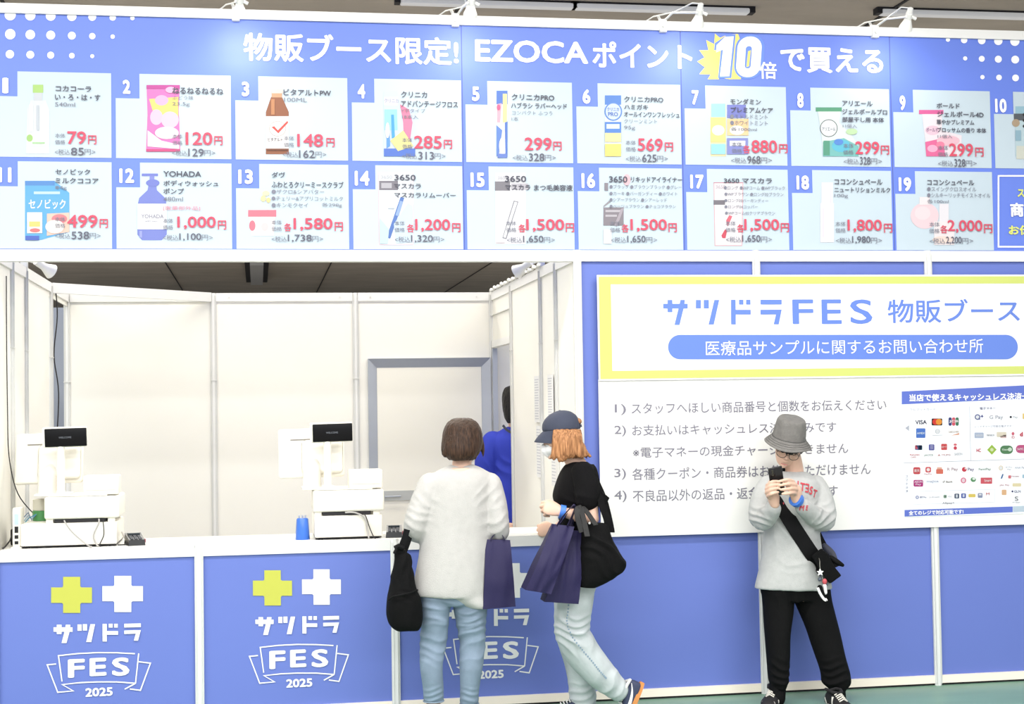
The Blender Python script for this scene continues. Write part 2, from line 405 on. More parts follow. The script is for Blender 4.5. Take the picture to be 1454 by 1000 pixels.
for y, xs, rs in ((57.5, (1346, 1369, 1394, 1417.5, 1441, 1465), (3, 4.6, 5.4, 6, 6.6, 7)), (83.5, (1370.5, 1394, 1417.5, 1441.5, 1465), (3, 4.2, 5, 5.6, 6.2)), (109.5, (1395, 1418.5, 1442, 1466), (3, 4, 4.8, 5.4))):
    for x, r in zip(xs, rs): ell(m, x, y+(x-1394)*.024, r, r, YP-.002, PWH)
m.build_split('dot', board, .002)
m = MB()
text(m, '物販ブース限定!', 345.5, 651, 45.5, 86.5, YP-.002, PWH, bold=.026)
text(m, 'EZOCA', 674.5, 835, 55.5, 87.5, YP-.002, PWH, bold=.028)
text(m, 'ポイント', 841, 983, 58, 95.5, YP-.002, PWH, bold=.028)
text(m, 'で買える', 1108, 1254, 66, 102.5, YP-.002, PWH, bold=.03)
text(m, '倍', 1078, 1103, 87.5, 112, YP-.003, PWH, bold=.02)
m.build_split('headline_lettering', board, .03)
m = MB(); ZT = (980, 30, 4.847); YEL = ink((250, 228, 120), .84)
shp(m, [(110, 130), (165, 158), (170, 85), (205, 115), (240, 100), (300, 90), (330, 88), (345, 130), (350, 400), (270, 400), (240, 395), (200, 380), (198, 400), (120, 400), (140, 368), (62, 365), (100, 318), (48, 278), (98, 250), (62, 200), (125, 200)], YP-.001, YEL, ZT)
HAL = ink((112, 148, 242), .8)
one = [(240, 108), (300, 104), (270, 379), (205, 380), (226, 196), (178, 216), (182, 165)]
def grow(P, d):
    cx = sum(p[0] for p in P)/len(P); cy = sum(p[1] for p in P)/len(P)
    return [(x+d*(1 if x > cx else -1), y+d*(1 if y > cy else -1)) for x, y in P]
def zero(x0, x1, y0, y1, sk, r): return [(x+sk*(y1-y)/(y1-y0), y) for x, y in rbox(x0, y0, x1, y1, r, 8)]
shp(m, grow(one, 13)[::-1], YP-.0020, HAL, ZT); shp(m, zero(296, 496, 92, 398, 22, 92), YP-.0022, HAL, ZT)
shp(m, one[::-1], YP-.0030, PWH, ZT); shp(m, zero(311, 478, 106, 385, 20, 78), YP-.0032, PWH, ZT); shp(m, zero(374, 416, 172, 326, 10, 20), YP-.0036, HAL, ZT)
shp(m, [(398, 208), (418, 200), (405, 310), (387, 316)], YP-.0040, YEL, ZT)
m.build('ten_times_burst', board)

Z1, Z2, Z3 = (0, 0, 2.702), (480, 0, 2.702), (954, 0, 2.702)
def col(*c): return ink(c, .82)
# (zone, number box, [(text, x0, x1, top, bottom, material, bold)], [picture shapes])
N, S_, P_, K_ = 'n', 's', 'p', 'k'
STY = {'n': (TXT, .02), 's': (TXS, .006), 'p': (RED, .018), 'k': (DRK, .010), 'r': (ink((226, 140, 160), .8), 0)}
def prc(x0, x1, y, price, yen_x, tax, tx0, tx1, ty, kx=None, each=None):
    """price block: red price + yen, small grey tax line"""
    r = [(price, x0, x1, y-50, y, 'p'), ('円', yen_x, yen_x+32, y-34, y+1, 'p')]
    if kx is not None: r += [('本体', kx, kx+39, y-42, y-24, 's'), ('価格', kx, kx+39, y-17, y+1, 's')]
    if each: r += [('各', each, each+28, y-30, y+2, 'p')]
    mid = tx0+44; r += [('<税込', tx0, mid+14, ty-24, ty-2, 's'), (tax, mid+18, tx1-44, ty-30, ty, 'k'), ('円>', tx1-42, tx1, ty-24, ty-2, 's')]
    return r
CARDS = [
 (Z1, 1, (9, 32, 298, 358), [('コカコーラ', 213, 350, 328, 350, N), ('い・ろ・は・す', 211, 385, 360, 384, N), ('540ml', 211, 288, 392, 408, S_)]+prc(258, 330, 553, '79', 338, '85', 210, 366, 596, 211),
  [('p', [(118, 385), (176, 385), (190, 420), (190, 590), (100, 590), (104, 420)], (222, 228, 234)), ('r', (126, 325, 166, 356), (170, 214, 110)), ('r', (130, 356, 162, 386), (206, 212, 220)), ('r', (104, 512, 188, 560), (240, 246, 240)), ('e', (114, 530, 12, 14), (160, 206, 110)), ('r', (112, 400, 128, 505), (238, 242, 248)), ('r', (140, 404, 150, 500), (196, 204, 214)), ('r', (124, 545, 172, 552), (170, 214, 160))]),
 (Z1, 2, (471, 500, 306, 360), [('ねるねるねるね', 661, 857, 334, 360, N), ('ぶどう味', 661, 742, 366, 382, S_), ('23.5g', 661, 728, 391, 408, S_)]+prc(712, 815, 556, '120', 822, '129', 660, 826, 600, 661),
  [('p', [(562, 326), (690, 326), (686, 420), (692, 582), (560, 582), (566, 440)], (232, 110, 190)), ('p', [(572, 380), (684, 372), (684, 452), (600, 470)], (246, 226, 110)), ('e', (620, 385, 26, 20), (252, 176, 214)), ('e', (600, 450, 24, 30), (226, 196, 240)), ('e', (652, 460, 34, 32), (244, 200, 226)), ('e', (640, 510, 46, 24), (250, 226, 240)), ('p', [(566, 500), (620, 540), (688, 555), (688, 572), (566, 562)], (248, 232, 244)), ('r', (562, 326, 690, 340), (196, 60, 150)), ('r', (562, 572, 690, 582), (206, 60, 120)), ('e', (655, 345, 20, 12), (250, 180, 220))]),
 (Z1, 3, (928, 956, 313, 370), [('ビタアルトPW', 1088, 1270, 341, 366, N), ('100ML', 1090, 1178, 374, 390, S_)]+prc(1140, 1240, 563, '148', 1252, '162', 1085, 1252, 606, 1089),
  [('p', [(1040, 372), (1082, 372), (1108, 430), (1108, 592), (1020, 592), (1020, 430)], (140, 76, 46)), ('r', (1038, 342, 1086, 358), (222, 206, 196)), ('r', (1042, 358, 1082, 374), (206, 150, 110)), ('r', (1020, 446, 1108, 570), (250, 248, 246)), ('e', (1065, 494, 33, 30), (190, 180, 176)), ('e', (1065, 494, 30, 27), (252, 250, 250)), ('p', [(1042, 488), (1052, 484), (1066, 500), (1102, 464), (1106, 470), (1068, 512)], (214, 66, 60)), ('t', ('ビタアルト', 1028, 1084, 528, 542), (110, 100, 110)), ('r', (1040, 380, 1054, 440), (190, 120, 74)), ('r', (1024, 574, 1104, 578), (90, 46, 30))]),
 (Z2, 4, (75, 104, 322, 378), [('クリニカ', 242, 342, 350, 374, N), ('アドバンテージフロス', 242, 460, 385, 410, N), ('Y字タイプ', 242, 335, 416, 432, S_), ('18本入', 246, 308, 440, 456, S_)]+prc(292, 398, 570, '285', 406, '313', 246, 412, 612, 246),
  [('p', [(174, 352), (226, 350), (226, 420), (296, 420), (296, 600), (176, 600)], (206, 222, 246)), ('r', (176, 372, 230, 404), (226, 224, 232)), ('t', ('クリニカ', 178, 232, 378, 394), (170, 176, 206)), ('p', [(178, 420), (226, 420), (228, 500), (178, 500)], (150, 216, 240)), ('p', [(238, 400), (272, 420), (286, 470), (276, 540), (252, 530), (250, 470)], (240, 120, 160)), ('p', [(186, 480), (196, 476), (200, 560), (186, 570)], (84, 150, 226)), ('p', [(204, 440), (214, 440), (218, 530), (206, 530)], (60, 160, 226)), ('r', (176, 570, 296, 600), (66, 106, 206)), ('p', [(200, 540), (250, 500), (290, 560), (230, 580)], (236, 226, 140)), ('e', (190, 500, 8, 30), (250, 250, 252))]),
 (Z2, 5, (514, 542, 332, 388), [('クリニカPRO', 666, 830, 360, 384, N), ('ハブラシ ラバーヘッド', 664, 878, 393, 416, N), ('コンパクト ふつう', 668, 822, 424, 440, S_), ('1本', 666, 692, 448, 464, S_)]+prc(716, 820, 577, '299', 826, '328', 670, 836, 618),
  [('r', (608, 348, 650, 606), (236, 238, 246)), ('r', (608, 348, 650, 400), (70, 110, 200)), ('p', [(610, 400), (628, 396), (622, 470), (610, 470)], (240, 170, 190)), ('r', (632, 360, 648, 470), (246, 232, 150)), ('p', [(608, 480), (630, 500), (616, 600), (608, 600)], (84, 126, 210)), ('e', (632, 560, 14, 34), (250, 250, 252)), ('p', [(640, 470), (650, 466), (650, 604), (642, 604)], (70, 110, 200)), ('r', (612, 590, 648, 606), (90, 120, 206)), ('e', (616, 412, 7, 11), (226, 80, 130))]),
 (Z2, 6, (938, 968, 342, 398), [('クリニカPRO', 1098, 1248, 369, 391, N), ('ハミガキ', 1098, 1190, 400, 420, N), ('オールインワンフレッシュ', 1098, 1310, 428, 449, N), ('クリーンミント', 1098, 1224, 456, 472, S_), ('95g', 1098, 1140, 482, 500, S_)]+prc(1150, 1246, 580, '569', 1254, '625', 1105, 1266, 622, 1104),
  [('r', (1024, 366, 1086, 600), (226, 236, 248)), ('r', (1024, 366, 1086, 402), (74, 126, 214)), ('e', (1056, 428, 34, 36), (80, 130, 216)), ('e', (1056, 428, 29, 31), (206, 222, 246)), ('t', ('クリニカ', 1032, 1078, 412, 426), (70, 110, 200)), ('t', ('PRO', 1036, 1074, 430, 446), (70, 110, 200)), ('r', (1024, 468, 1086, 510), (70, 126, 216)), ('r', (1030, 476, 1080, 494), (214, 228, 248)), ('r', (1024, 510, 1086, 545), (236, 222, 160)), ('r', (1024, 552, 1086, 600), (248, 218, 110))]),
 (Z3, 7, (76, 103, 346, 402), [('モンダミン', 224, 342, 378, 400, N), ('プレミアムケア', 226, 388, 410, 432, N), ('●ミドルドミント', 224, 368, 438, 456, S_), ('●ホワイトミント', 224, 368, 462, 480, S_), ('各1000ml', 226, 326, 488, 502, S_)]+prc(306, 404, 587, '880', 412, '968', 228, 384, 628, 230, 273),
  [('r', (148, 398, 208, 600), (250, 226, 170)), ('r', (150, 398, 206, 450), (160, 216, 232)), ('r', (212, 402, 284, 452), (112, 120, 206)), ('p', [(148, 450), (206, 450), (206, 545), (148, 545)], (252, 222, 130)), ('r', (212, 456, 294, 520), (250, 210, 150)), ('e', (178, 500, 24, 20), (250, 246, 240)), ('e', (250, 500, 28, 18), (250, 246, 240)), ('r', (150, 552, 206, 592), (150, 220, 232)), ('r', (212, 530, 292, 592), (126, 134, 210)), ('r', (222, 540, 282, 560), (236, 236, 246))]),
 (Z3, 8, (481, 505, 356, 414), [('アリエール', 654, 770, 386, 406, N), ('ジェルボールプロ', 654, 826, 417, 438, N), ('部屋干し用 本体', 654, 814, 448, 468, N), ('11個入', 656, 710, 476, 490, S_)]+prc(704, 796, 592, '299', 802, '328', 660, 806, 632, 658),
  [('r', (552, 412, 652, 428), (70, 150, 110)), ('p', [(560, 428), (648, 428), (642, 470), (690, 520), (718, 560), (718, 600), (580, 600), (574, 520)], (226, 240, 236)), ('e', (602, 492, 34, 34), (80, 90, 96)), ('e', (602, 492, 31, 31), (246, 248, 248)), ('t', ('アリエール', 576, 628, 488, 502), (120, 130, 150)), ('p', [(580, 545), (660, 530), (716, 560), (716, 600), (580, 600)], (110, 190, 186)), ('e', (650, 560, 36, 24), (80, 190, 220)), ('r', (582, 540, 606, 596), (70, 150, 120)), ('e', (690, 505, 22, 12), (190, 226, 170)), ('e', (640, 545, 18, 12), (70, 130, 220))]),
 (Z3, 9, (874, 896, 366, 424), [('ボールド', 1016, 1104, 395, 415, N), ('ジェルボール4D', 1018, 1196, 426, 448, N), ('華やかプレミアム', 1016, 1160, 458, 478, N), ('ブロッサムの香り 本体', 1018, 1206, 488, 508, N), ('11個入', 1020, 1076, 516, 530, S_)]+prc(1064, 1156, 600, '299', 1164, '328', 1022, 1170, 640, 1021),
  [('r', (948, 422, 1042, 438), (226, 80, 150)), ('p', [(960, 438), (1036, 438), (1036, 500), (1112, 520), (1110, 600), (980, 600)], (244, 232, 240)), ('e', (1000, 500, 28, 18), (242, 200, 220)), ('t', ('ボールド', 976, 1020, 490, 506), (120, 90, 130)), ('p', [(972, 545), (1040, 530), (1050, 600), (976, 600)], (236, 90, 150)), ('e', (1060, 540, 44, 20), (244, 190, 206)), ('e', (1000, 570, 20, 14), (250, 170, 206)), ('e', (1030, 555, 16, 12), (246, 120, 160))]),
 (Z3, 10, (1240, 1284, 378, 432), [],
  [('r', (1318, 408, 1400, 440), (150, 196, 216)), ('r', (1312, 436, 1400, 462), (70, 76, 84)), ('r', (1318, 464, 1400, 600), (190, 216, 226)), ('e', (1320, 472, 15, 15), (176, 150, 120)), ('r', (1322, 560, 1400, 610), (216, 220, 206)), ('e', (1352, 440, 6, 6), (20, 20, 20)), ('e', (1352, 462, 6, 6), (20, 20, 20)), ('e', (1352, 484, 6, 6), (20, 20, 20)), ('r', (1318, 500, 1340, 540), (140, 180, 200))]),
 (Z1, 11, (-6, 44, 642, 700), [('セノビック', 212, 346, 648, 670, N), ('ミルクココア', 212, 378, 682, 704, N), ('84g', 212, 256, 713, 730, S_)]+prc(258, 374, 874, '499', 382, '538', 212, 386, 918, 211),
  [('p', [(96, 694), (210, 696), (266, 740), (266, 890), (160, 920), (96, 922)], (84, 168, 226)), ('r', (96, 694, 210, 712), (70, 130, 206)), ('t', ('セノビック', 110, 252, 764, 802), (250, 252, 255)), ('r', (130, 735, 230, 745), (190, 226, 250)), ('p', [(180, 820), (266, 816), (266, 890), (180, 905)], (240, 196, 176)), ('e', (228, 840, 30, 18), (226, 120, 130)), ('r', (104, 815, 162, 895), (250, 246, 238)), ('r', (112, 850, 154, 870), (236, 210, 110)), ('e', (134, 884, 20, 8), (226, 110, 110)), ('r', (98, 905, 150, 922), (60, 90, 190)), ('e', (210, 870, 36, 26), (246, 236, 230))]),
 (Z1, 12, (458, 514, 646, 702), [('YOHADA', 627, 772, 656, 678, N), ('ボディウォッシュ', 627, 838, 692, 714, N), ('ポンプ', 627, 706, 722, 744, N), ('480ml', 627, 702, 755, 772, S_), ('[医薬部外品]', 626, 768, 790, 808, 'r')]+prc(680, 828, 880, '1,000', 836, '1,100', 626, 816, 925, 625),
  [('p', [(572, 700), (598, 700), (602, 730), (634, 760), (640, 790), (640, 900), (620, 922), (545, 922), (527, 900), (527, 790), (534, 760), (566, 730)], (110, 124, 210)), ('r', (544, 666, 606, 676), (104, 116, 206)), ('r', (574, 676, 592, 702), (120, 130, 214)), ('e', (586, 702, 26, 14), (104, 116, 206)), ('r', (527, 782, 640, 880), (248, 248, 252)), ('t', ('YOHADA', 542, 628, 822, 838), (140, 140, 160)), ('t', ('BODY WASH', 558, 604, 846, 852), (180, 180, 196)), ('r', (535, 886, 545, 912), (150, 160, 230))]),
 (Z1, 13, (914, 970, 650, 706), [('ダヴ', 1042, 1094, 660, 682, N), ('ふわとろクリーミースクラブ', 1042, 1318, 695, 720, N), ('●ザクロ&シアバター', 1042, 1244, 726, 744, S_), ('●チェリー&アプリコットミルク', 1042, 1316, 752, 770, S_), ('●キンモクセイ', 1042, 1182, 778, 796, S_), ('各298g', 1234, 1312, 778, 796, S_)]+prc(1126, 1276, 886, '1,580', 1284, '1,738', 1042, 1240, 930, 1042, 1090),
  [('r', (952, 806, 1060, 832), (226, 110, 130)), ('p', [(956, 832), (1056, 832), (1050, 905), (964, 905)], (246, 238, 236)), ('e', (968, 866, 12, 20), (220, 110, 130)), ('e', (1016, 870, 14, 16), (240, 210, 212)), ('e', (1020, 742, 14, 10), (250, 230, 180)), ('e', (1010, 762, 10, 12), (246, 222, 160)), ('e', (1030, 768, 8, 10), (246, 214, 140))]),
 (Z2, 14, (64, 120, 655, 712), [('3650', 216, 298, 670, 692, N), ('マスカラ', 216, 318, 704, 724, N), ('マスカラリムーバー', 216, 452, 738, 758, N)]+prc(296, 430, 890, '1,200', 438, '1,320', 218, 408, 932, 217, 264),
  [('p', [(154, 660), (290, 660), (290, 941), (156, 941)], (240, 206, 216)), ('p', [(157, 663), (288, 663), (288, 938), (159, 938)], (234, 242, 250)), ('r', (158, 694, 230, 730), (116, 112, 124)), ('r', (166, 702, 206, 722), (180, 178, 188)), ('t', ('3650', 164, 208, 672, 686), (206, 206, 214)), ('p', [(240, 756), (254, 760), (200, 916), (186, 911)], (70, 110, 190)), ('p', [(238, 770), (250, 774), (232, 830), (220, 826)], (140, 170, 220)), ('p', [(214, 860), (268, 780), (286, 790), (286, 930), (222, 934)], (206, 228, 246)), ('p', [(160, 836), (196, 880), (190, 936), (160, 936)], (196, 226, 240)), ('r', (192, 798, 216, 802), (180, 190, 206))]),
 (Z2, 15, (508, 562, 662, 718), [('3650', 640, 722, 674, 698, N), ('マスカラ', 642, 738, 708, 730, N), ('まつ毛美容液', 752, 900, 708, 732, N)]+prc(722, 868, 890, '1,500', 874, '1,650', 648, 832, 934, 645, 692),
  [('r', (604, 664, 720, 938), (240, 240, 246)), ('r', (602, 696, 660, 732), (120, 116, 126)), ('r', (664, 704, 730, 728), (190, 186, 196)), ('p', [(674, 770), (692, 774), (646, 918), (630, 914)], (140, 140, 150)), ('p', [(677, 774), (688, 777), (643, 913), (634, 910)], (244, 244, 248)), ('t', ('3650', 612, 652, 674, 688), (206, 206, 214)), ('r', (606, 930, 640, 934), (200, 190, 196))]),
 (Z2, 16, (934, 986, 664, 722), [('3650', 1040, 1110, 676, 700, N), ('リキッドアイライナー', 1124, 1320, 678, 700, N), ('●ブラック ●ブラウンブラック ●グレー', 1042, 1318, 708, 724, S_), ('●カーキ ●バーガンディー ●ホワイト', 1042, 1302, 734, 750, S_), ('●シアーブラウン ●シアーレッド', 1042, 1262, 758, 774, S_), ('●ベージュブラウン ●チョコブラウン', 1042, 1296, 784, 798, S_)]+prc(1122, 1262, 890, '1,500', 1268, '1,650', 1048, 1224, 934, 1044, 1088),
  [('r', (1018, 796, 1096, 866), (130, 122, 132)), ('r', (1026, 806, 1084, 814), (190, 184, 192)), ('r', (1026, 824, 1070, 832), (190, 184, 192)), ('p', [(1018, 790), (1040, 770), (1046, 776), (1018, 796)], (150, 146, 152)), ('p', [(1086, 800), (1098, 796), (1070, 870), (1060, 864)], (170, 160, 170)), ('r', (1022, 702, 1036, 732), (130, 124, 134)), ('e', (1108, 690, 14, 22), (240, 190, 200)), ('r', (1018, 880, 1050, 936), (230, 230, 238))]),
 (Z3, 17, (70, 122, 670, 724), [('3650 マスカラ', 200, 384, 682, 703, N), ('●ロング ●WPコーム ●WPブラック', 200, 434, 712, 728, S_), ('●WPブラウン ●ロング02ブラウン', 202, 428, 737, 752, S_), ('●ロング03バーガンディー', 202, 370, 762, 776, S_), ('●ロング04コッパー', 202, 330, 786, 800, S_), ('●WPコーム02クリアブラウン', 204, 396, 810, 824, S_)]+prc(278, 412, 890, '1,500', 418, '1,650', 208, 384, 932, 206, 250),
  [('p', [(160, 700), (274, 700), (270, 944), (164, 944)], (240, 180, 190)), ('p', [(163, 703), (271, 703), (267, 941), (167, 941)], (244, 240, 244)), ('r', (160, 768, 204, 786), (110, 104, 114)), ('t', ('3650', 168, 206, 710, 724), (206, 190, 200)), ('p', [(208, 846), (220, 826), (232, 830), (214, 870)], (226, 90, 110)), ('p', [(190, 904), (204, 880), (212, 886), (206, 914), (194, 914)], (210, 60, 80)), ('r', (160, 700, 274, 702), (220, 120, 140))]),
 (Z3, 18, (478, 526, 673, 728), [('ココンシュペール', 624, 808, 686, 708, N), ('ニュートリションミルク', 624, 838, 718, 738, N), ('100g', 624, 676, 744, 760, S_)]+prc(674, 806, 892, '1,800', 814, '1,980', 630, 806, 936, 628),
  [('r', (574, 700, 618, 790), (244, 242, 248)), ('r', (570, 780, 622, 930), (248, 240, 246)), ('r', (578, 800, 584, 910), (236, 226, 238)), ('r', (606, 706, 612, 780), (234, 230, 240))]),
 (Z3, 19, (870, 918, 680, 734), [('ココンシュペール', 980, 1160, 689, 710, N), ('●スイングクロスオイル', 980, 1168, 716, 734, S_), ('●シルキーリッチモイストオイル', 980, 1222, 740, 758, S_), ('各100ml', 980, 1062, 765, 780, S_)]+prc(1058, 1192, 894, '2,000', 1198, '2,200', 990, 1156, 938, 988, 1030),
  [('e', (970, 828, 54, 50), (250, 214, 222)), ('e', (962, 818, 30, 26), (252, 226, 232)), ('r', (950, 756, 990, 786), (246, 236, 240)), ('r', (1026, 782, 1062, 850), (242, 238, 244)), ('p', [(1006, 850), (1084, 850), (1084, 940), (1006, 940)], (248, 238, 240)), ('e', (1040, 920, 40, 14), (250, 226, 214))]),
]
XG, PX = .589, .603
for ci, (zone, num, nb, texts, pic) in enumerate(CARDS):
    r, c = (0, ci) if ci < 10 else (1, ci-10)
    xl, xr = XG+PX*(c-1)+.011, XG+PX*c-.011
    zt, zb = (3.316, 2.879) if r == 0 else (2.857, 2.413)
    ts = .119; th = .128
    m = MB(); m.poly([(xl+ts, YP-.0015, zt), (xl+ts, YP-.0015, zt-th), (xl, YP-.0015, zt-th), (xl, YP-.0015, zb), (xr, YP-.0015, zb), (xr, YP-.0015, zt)], CARD)
    card = m.build('price_card', board)
    m = MB(); y = YP-.003
    for k, (kind, a, c3) in enumerate(pic):
        yy = YP-.003-.0004*k; mt = ink(tuple(int(v*.86+245*.14) for v in c3), .68)  # picture colours mixed toward white, glare put into the print
        if kind == 'r': rect(m, *a, yy, mt, zone)
        elif kind == 'e': ell(m, *a, yy, mt, zone)
        elif kind == 'p': shp(m, a[::-1], yy, mt, zone)
        elif kind == 't': text(m, a[0], *a[1:], yy, mt, zone, bold=.02)
    m.build('product_picture', card)
    m = MB(); yt = YP-.0085
    text(m, str(num), *nb, yt+.004, PWH, zone, bold=.045)
    for s, x0, x1, t, b, st in texts: text(m, s, x0, x1, t, b, yt, STY[st][0], zone, bold=STY[st][1])
    m.build_split('lettering', card, .04)
# info tile at the right end of the second row
m = MB(); y = YP-.002
for q in ((1250, 672, 1256, 950), (1250, 672, 1500, 678), (1250, 944, 1500, 950)): rect(m, *q, y, PWH, Z3)
text(m, 'ス', 1326, 1352, 726, 756, y-.002, ink((226, 230, 120), .82), Z3, bold=.04); text(m, '商', 1298, 1350, 778, 832, y-.002, PWH, Z3, bold=.04)
text(m, '商品番号を', 1298, 1558, 778, 832, y-.003, PWH, Z3, bold=.04)
text(m, 'お伝え', 1292, 1420, 864, 902, y-.002, ink((226, 230, 120), .82), Z3, bold=.04)
m.build('info_tile', board)

# ------------------------------------------------------------------ signs on the front wall
SG = .004
sign = thing('booth_sign', 'white sign with lime green border and blue title high on the right wall', 'sign', (4.4, 0, 2.0))
def wrect(m, x0, x1, z0, z1, y0, y1, mt): m.box((x0, y0, z0), (x1, y1, z1), mt)
a, b = at(847.3, 391, -.025), at(849, 541, -.025)
x0, z1, z0 = (a.x+b.x)/2, a.z, b.z; x1 = 5.86
m = MB(); wrect(m, x0, x1, z0, z1, -.038, -.032, ink((250, 250, 248), .86)); m.build('panel', sign)
LG = ink((222, 232, 128), .74); m = MB(); t1 = .009; Yb = -.039; g = .075
for (p, q, r, s) in ((x0+t1, z0+t1, x1-t1, z0+.052), (x0+t1, z1-.05, x1-t1, z1-t1), (x0+t1, z0+.052, x0+g, z1-.05), (x1-g, z0+.052, x1-t1, z1-.05)):
    m.poly([(p, Yb, q), (r, Yb, q), (r, Yb, s), (p, Yb, s)], LG)
m.build('lime_border', sign)
SB = ink((108, 140, 226), .8); ZS = (930, 410, 5.592); Yb = -.0395; m = MB()
for q in ([(65, 120), (260, 120), (260, 158), (65, 158)], [(100, 90), (138, 90), (138, 187), (100, 187)], [(203, 90), (238, 90), (228, 155), (195, 288), (155, 288), (188, 155)],
          [(325, 90), (365, 90), (365, 157), (325, 157)], [(388, 90), (428, 90), (428, 157), (388, 157)], [(472, 90), (510, 90), (467, 285), (426, 285)],
          [(604, 88), (640, 88), (642, 284), (605, 284)], [(640, 168), (760, 168), (760, 205), (640, 205)], [(668, 88), (702, 88), (702, 126), (668, 126)], [(724, 88), (758, 88), (758, 126), (724, 126)],
          [(838, 88), (1006, 88), (1006, 125), (838, 125)], [(838, 168), (1006, 166), (983, 283), (943, 283), (962, 204), (838, 205)]):
    shp(m, q, Yb-.0001*len(m.f), SB, ZS)
ZW = (820, 370, 2.2934)
for ch, a, b in (('F', 700, 768), ('E', 795, 860), ('S', 888, 960)): text(m, ch, a, b, 127, 207, Yb, SB, ZW, bold=.012)
text(m, '物販ブース', 1010, 1440, 126, 204, Yb, SB, ZW, bold=.012)
m.build_split('title_lettering', sign, .05)
m = MB(); shp(m, rbox(295, 242, 1434, 322, 39.5, 10), Yb, SB, ZW); pill = m.build('blue_band', sign)
m = MB(); text(m, '医療品サンプルに関するお問い合わせ所', 418, 1321, 262, 310, Yb-.002, PWH, ZW, bold=.006); m.build('band_lettering', pill)

nb = thing('rules_board', 'large white board of five ordering rules in grey text below the lime bordered sign', 'notice board', (4.4, 0, 1.2))
a = at(851.5, 650, -.028); zt, zb = at(850, 539, -.028).z, at(877, 762.4, -.028).z
m = MB(); wrect(m, a.x, 5.88, zb, zt, -.029, -.0235, ink((247, 246, 242), .86)); m.build('panel', nb)
G_ = ink((138, 136, 150), .8); m = MB(); Yb = -.030
for tx, x0, x1, t, b in (('1)', 121, 158, 468, 504), ('スタッフへほしい商品番号と個数をお伝えください', 176, 1006, 464, 501), ('2)', 120, 158, 538, 574), ('お支払いはキャッシュレス決済のみです', 178, 843, 536, 572),
                         ('※電子マネーの現金チャージはできません', 180, 882, 608, 644), ('3)', 120, 158, 678, 715), ('各種クーポン・商品券はお使いいただけません', 178, 955, 677, 716), ('4)', 120, 160, 750, 788), ('不良品以外の返品・返金は致しかねます', 180, 848, 748, 787)):
    m = MB(); text(m, tx, x0, x1, t, b, Yb, G_, ZW, bold=.009); m.build('rule_lettering', nb)

# cashless payment chart
pc = thing('payment_chart', 'white chart of card and payment marks with blue header at the right edge', 'poster', (5.2, 0, 1.2))
ZC = (1264, 540, 5); Yb = -.031
a, b = at(1264+78/5, 540+80/5, Yb), at(1264+95/5, 540+972/5, Yb)
m = MB(); wrect(m, (a.x+b.x)/2, 5.80, b.z, a.z, -.0320, -.0292, ink((244, 247, 252), .86)); m.build('sheet', pc)
HB = ink((98, 118, 206), .8); m = MB(); Y1 = -.0325
shp(m, [(82, 172), (1235, 119), (1235, 23), (82, 80)], Y1, HB, ZC); shp(m, [(102, 969), (870, 938), (870, 897), (102, 922)], Y1, HB, ZC); shp(m, [(872, 938), (1235, 920), (1235, 880), (872, 896)], Y1, ink((190, 206, 220)), ZC)
m.build_split('blue_header', pc, .004)
m = MB(); Y2 = -.0335
text(m, '当店で使えるキャッシュレス決済一覧', 136, 1040, 100, 152, Y2, PWH, ZC, bold=.03); text(m, '全てのレジで対応可能です!', 132, 520, 928, 960, Y2, PWH, ZC, bold=.03)
gr = ink((160, 162, 184), .7); dk = ink((90, 92, 130))
text(m, 'クレジットカード', 140, 322, 200, 218, Y2, gr, ZC); text(m, '電子マネー', 636, 748, 192, 210, Y2, gr, ZC, bold=.02); text(m, 'レジでチャージ可能な電子マネー', 600, 880, 322, 338, Y2, gr, ZC)
for i, ch in enumerate('スマホ決済'): text(m, ch, 108, 128, 676+i*26, 694+i*26, Y2, gr, ZC)
for i, l in enumerate(([(564, 186), (572, 572)], [(96, 588), (1235, 550)])): stroke(m, l, 2.2, Y2-.0002*i, gr, ZC)
stroke(m, [(164, 790), (742, 775), (742, 866), (164, 882), (164, 790)], 2, Y2, ink((216, 218, 226)), ZC)
m.build_split('chart_lettering', pc, .02)
def I(*c): return ink(c, .62)
m = MB(); Y2 = -.0326; Y3 = -.0332; Y4 = -.0338
def blk(x0, y0, x1, y1, c, r=6): shp(m, rbox(x0, y0, x1, y1, min(r, (x1-x0)/2.1, (y1-y0)/2.1), 3), Y2, I(*c), ZC)
def tx(s, x0, x1, t, b, c, bold=.02): text(m, s, x0, x1, t, b, Y3, I(*c), ZC, bold=bold)
tx('VISA', 178, 260, 284, 314, (60, 60, 90)); blk(294, 272, 370, 322, (44, 34, 34)); ell(m, 322, 296, 22, 22, Y3, I(226, 60, 50), ZC); ell(m, 346, 296, 22, 22, Y4, I(246, 160, 60), ZC)
for i, c in enumerate(((60, 70, 130), (226, 90, 110), (70, 130, 100))): blk(414+i*25, 264, 437+i*25, 324, c, 10)
tx('JCB', 418, 484, 284, 304, (250, 250, 250), .04)
blk(184, 342, 250, 410, (80, 126, 214)); tx('AMEX', 190, 246, 370, 384, (226, 238, 250), .03); ell(m, 336, 364, 18, 18, Y2, I(210, 214, 222), ZC); ell(m, 336, 364, 12, 15, Y3, I(240, 242, 246), ZC); stroke(m, [(300, 392), (372, 390)], 5, Y2, I(214, 218, 226), ZC)
tx('DISCOVER', 414, 488, 362, 374, (210, 190, 170)); shp(m, [(430, 394), (490, 388), (490, 374)], Y2, I(240, 180, 150), ZC)
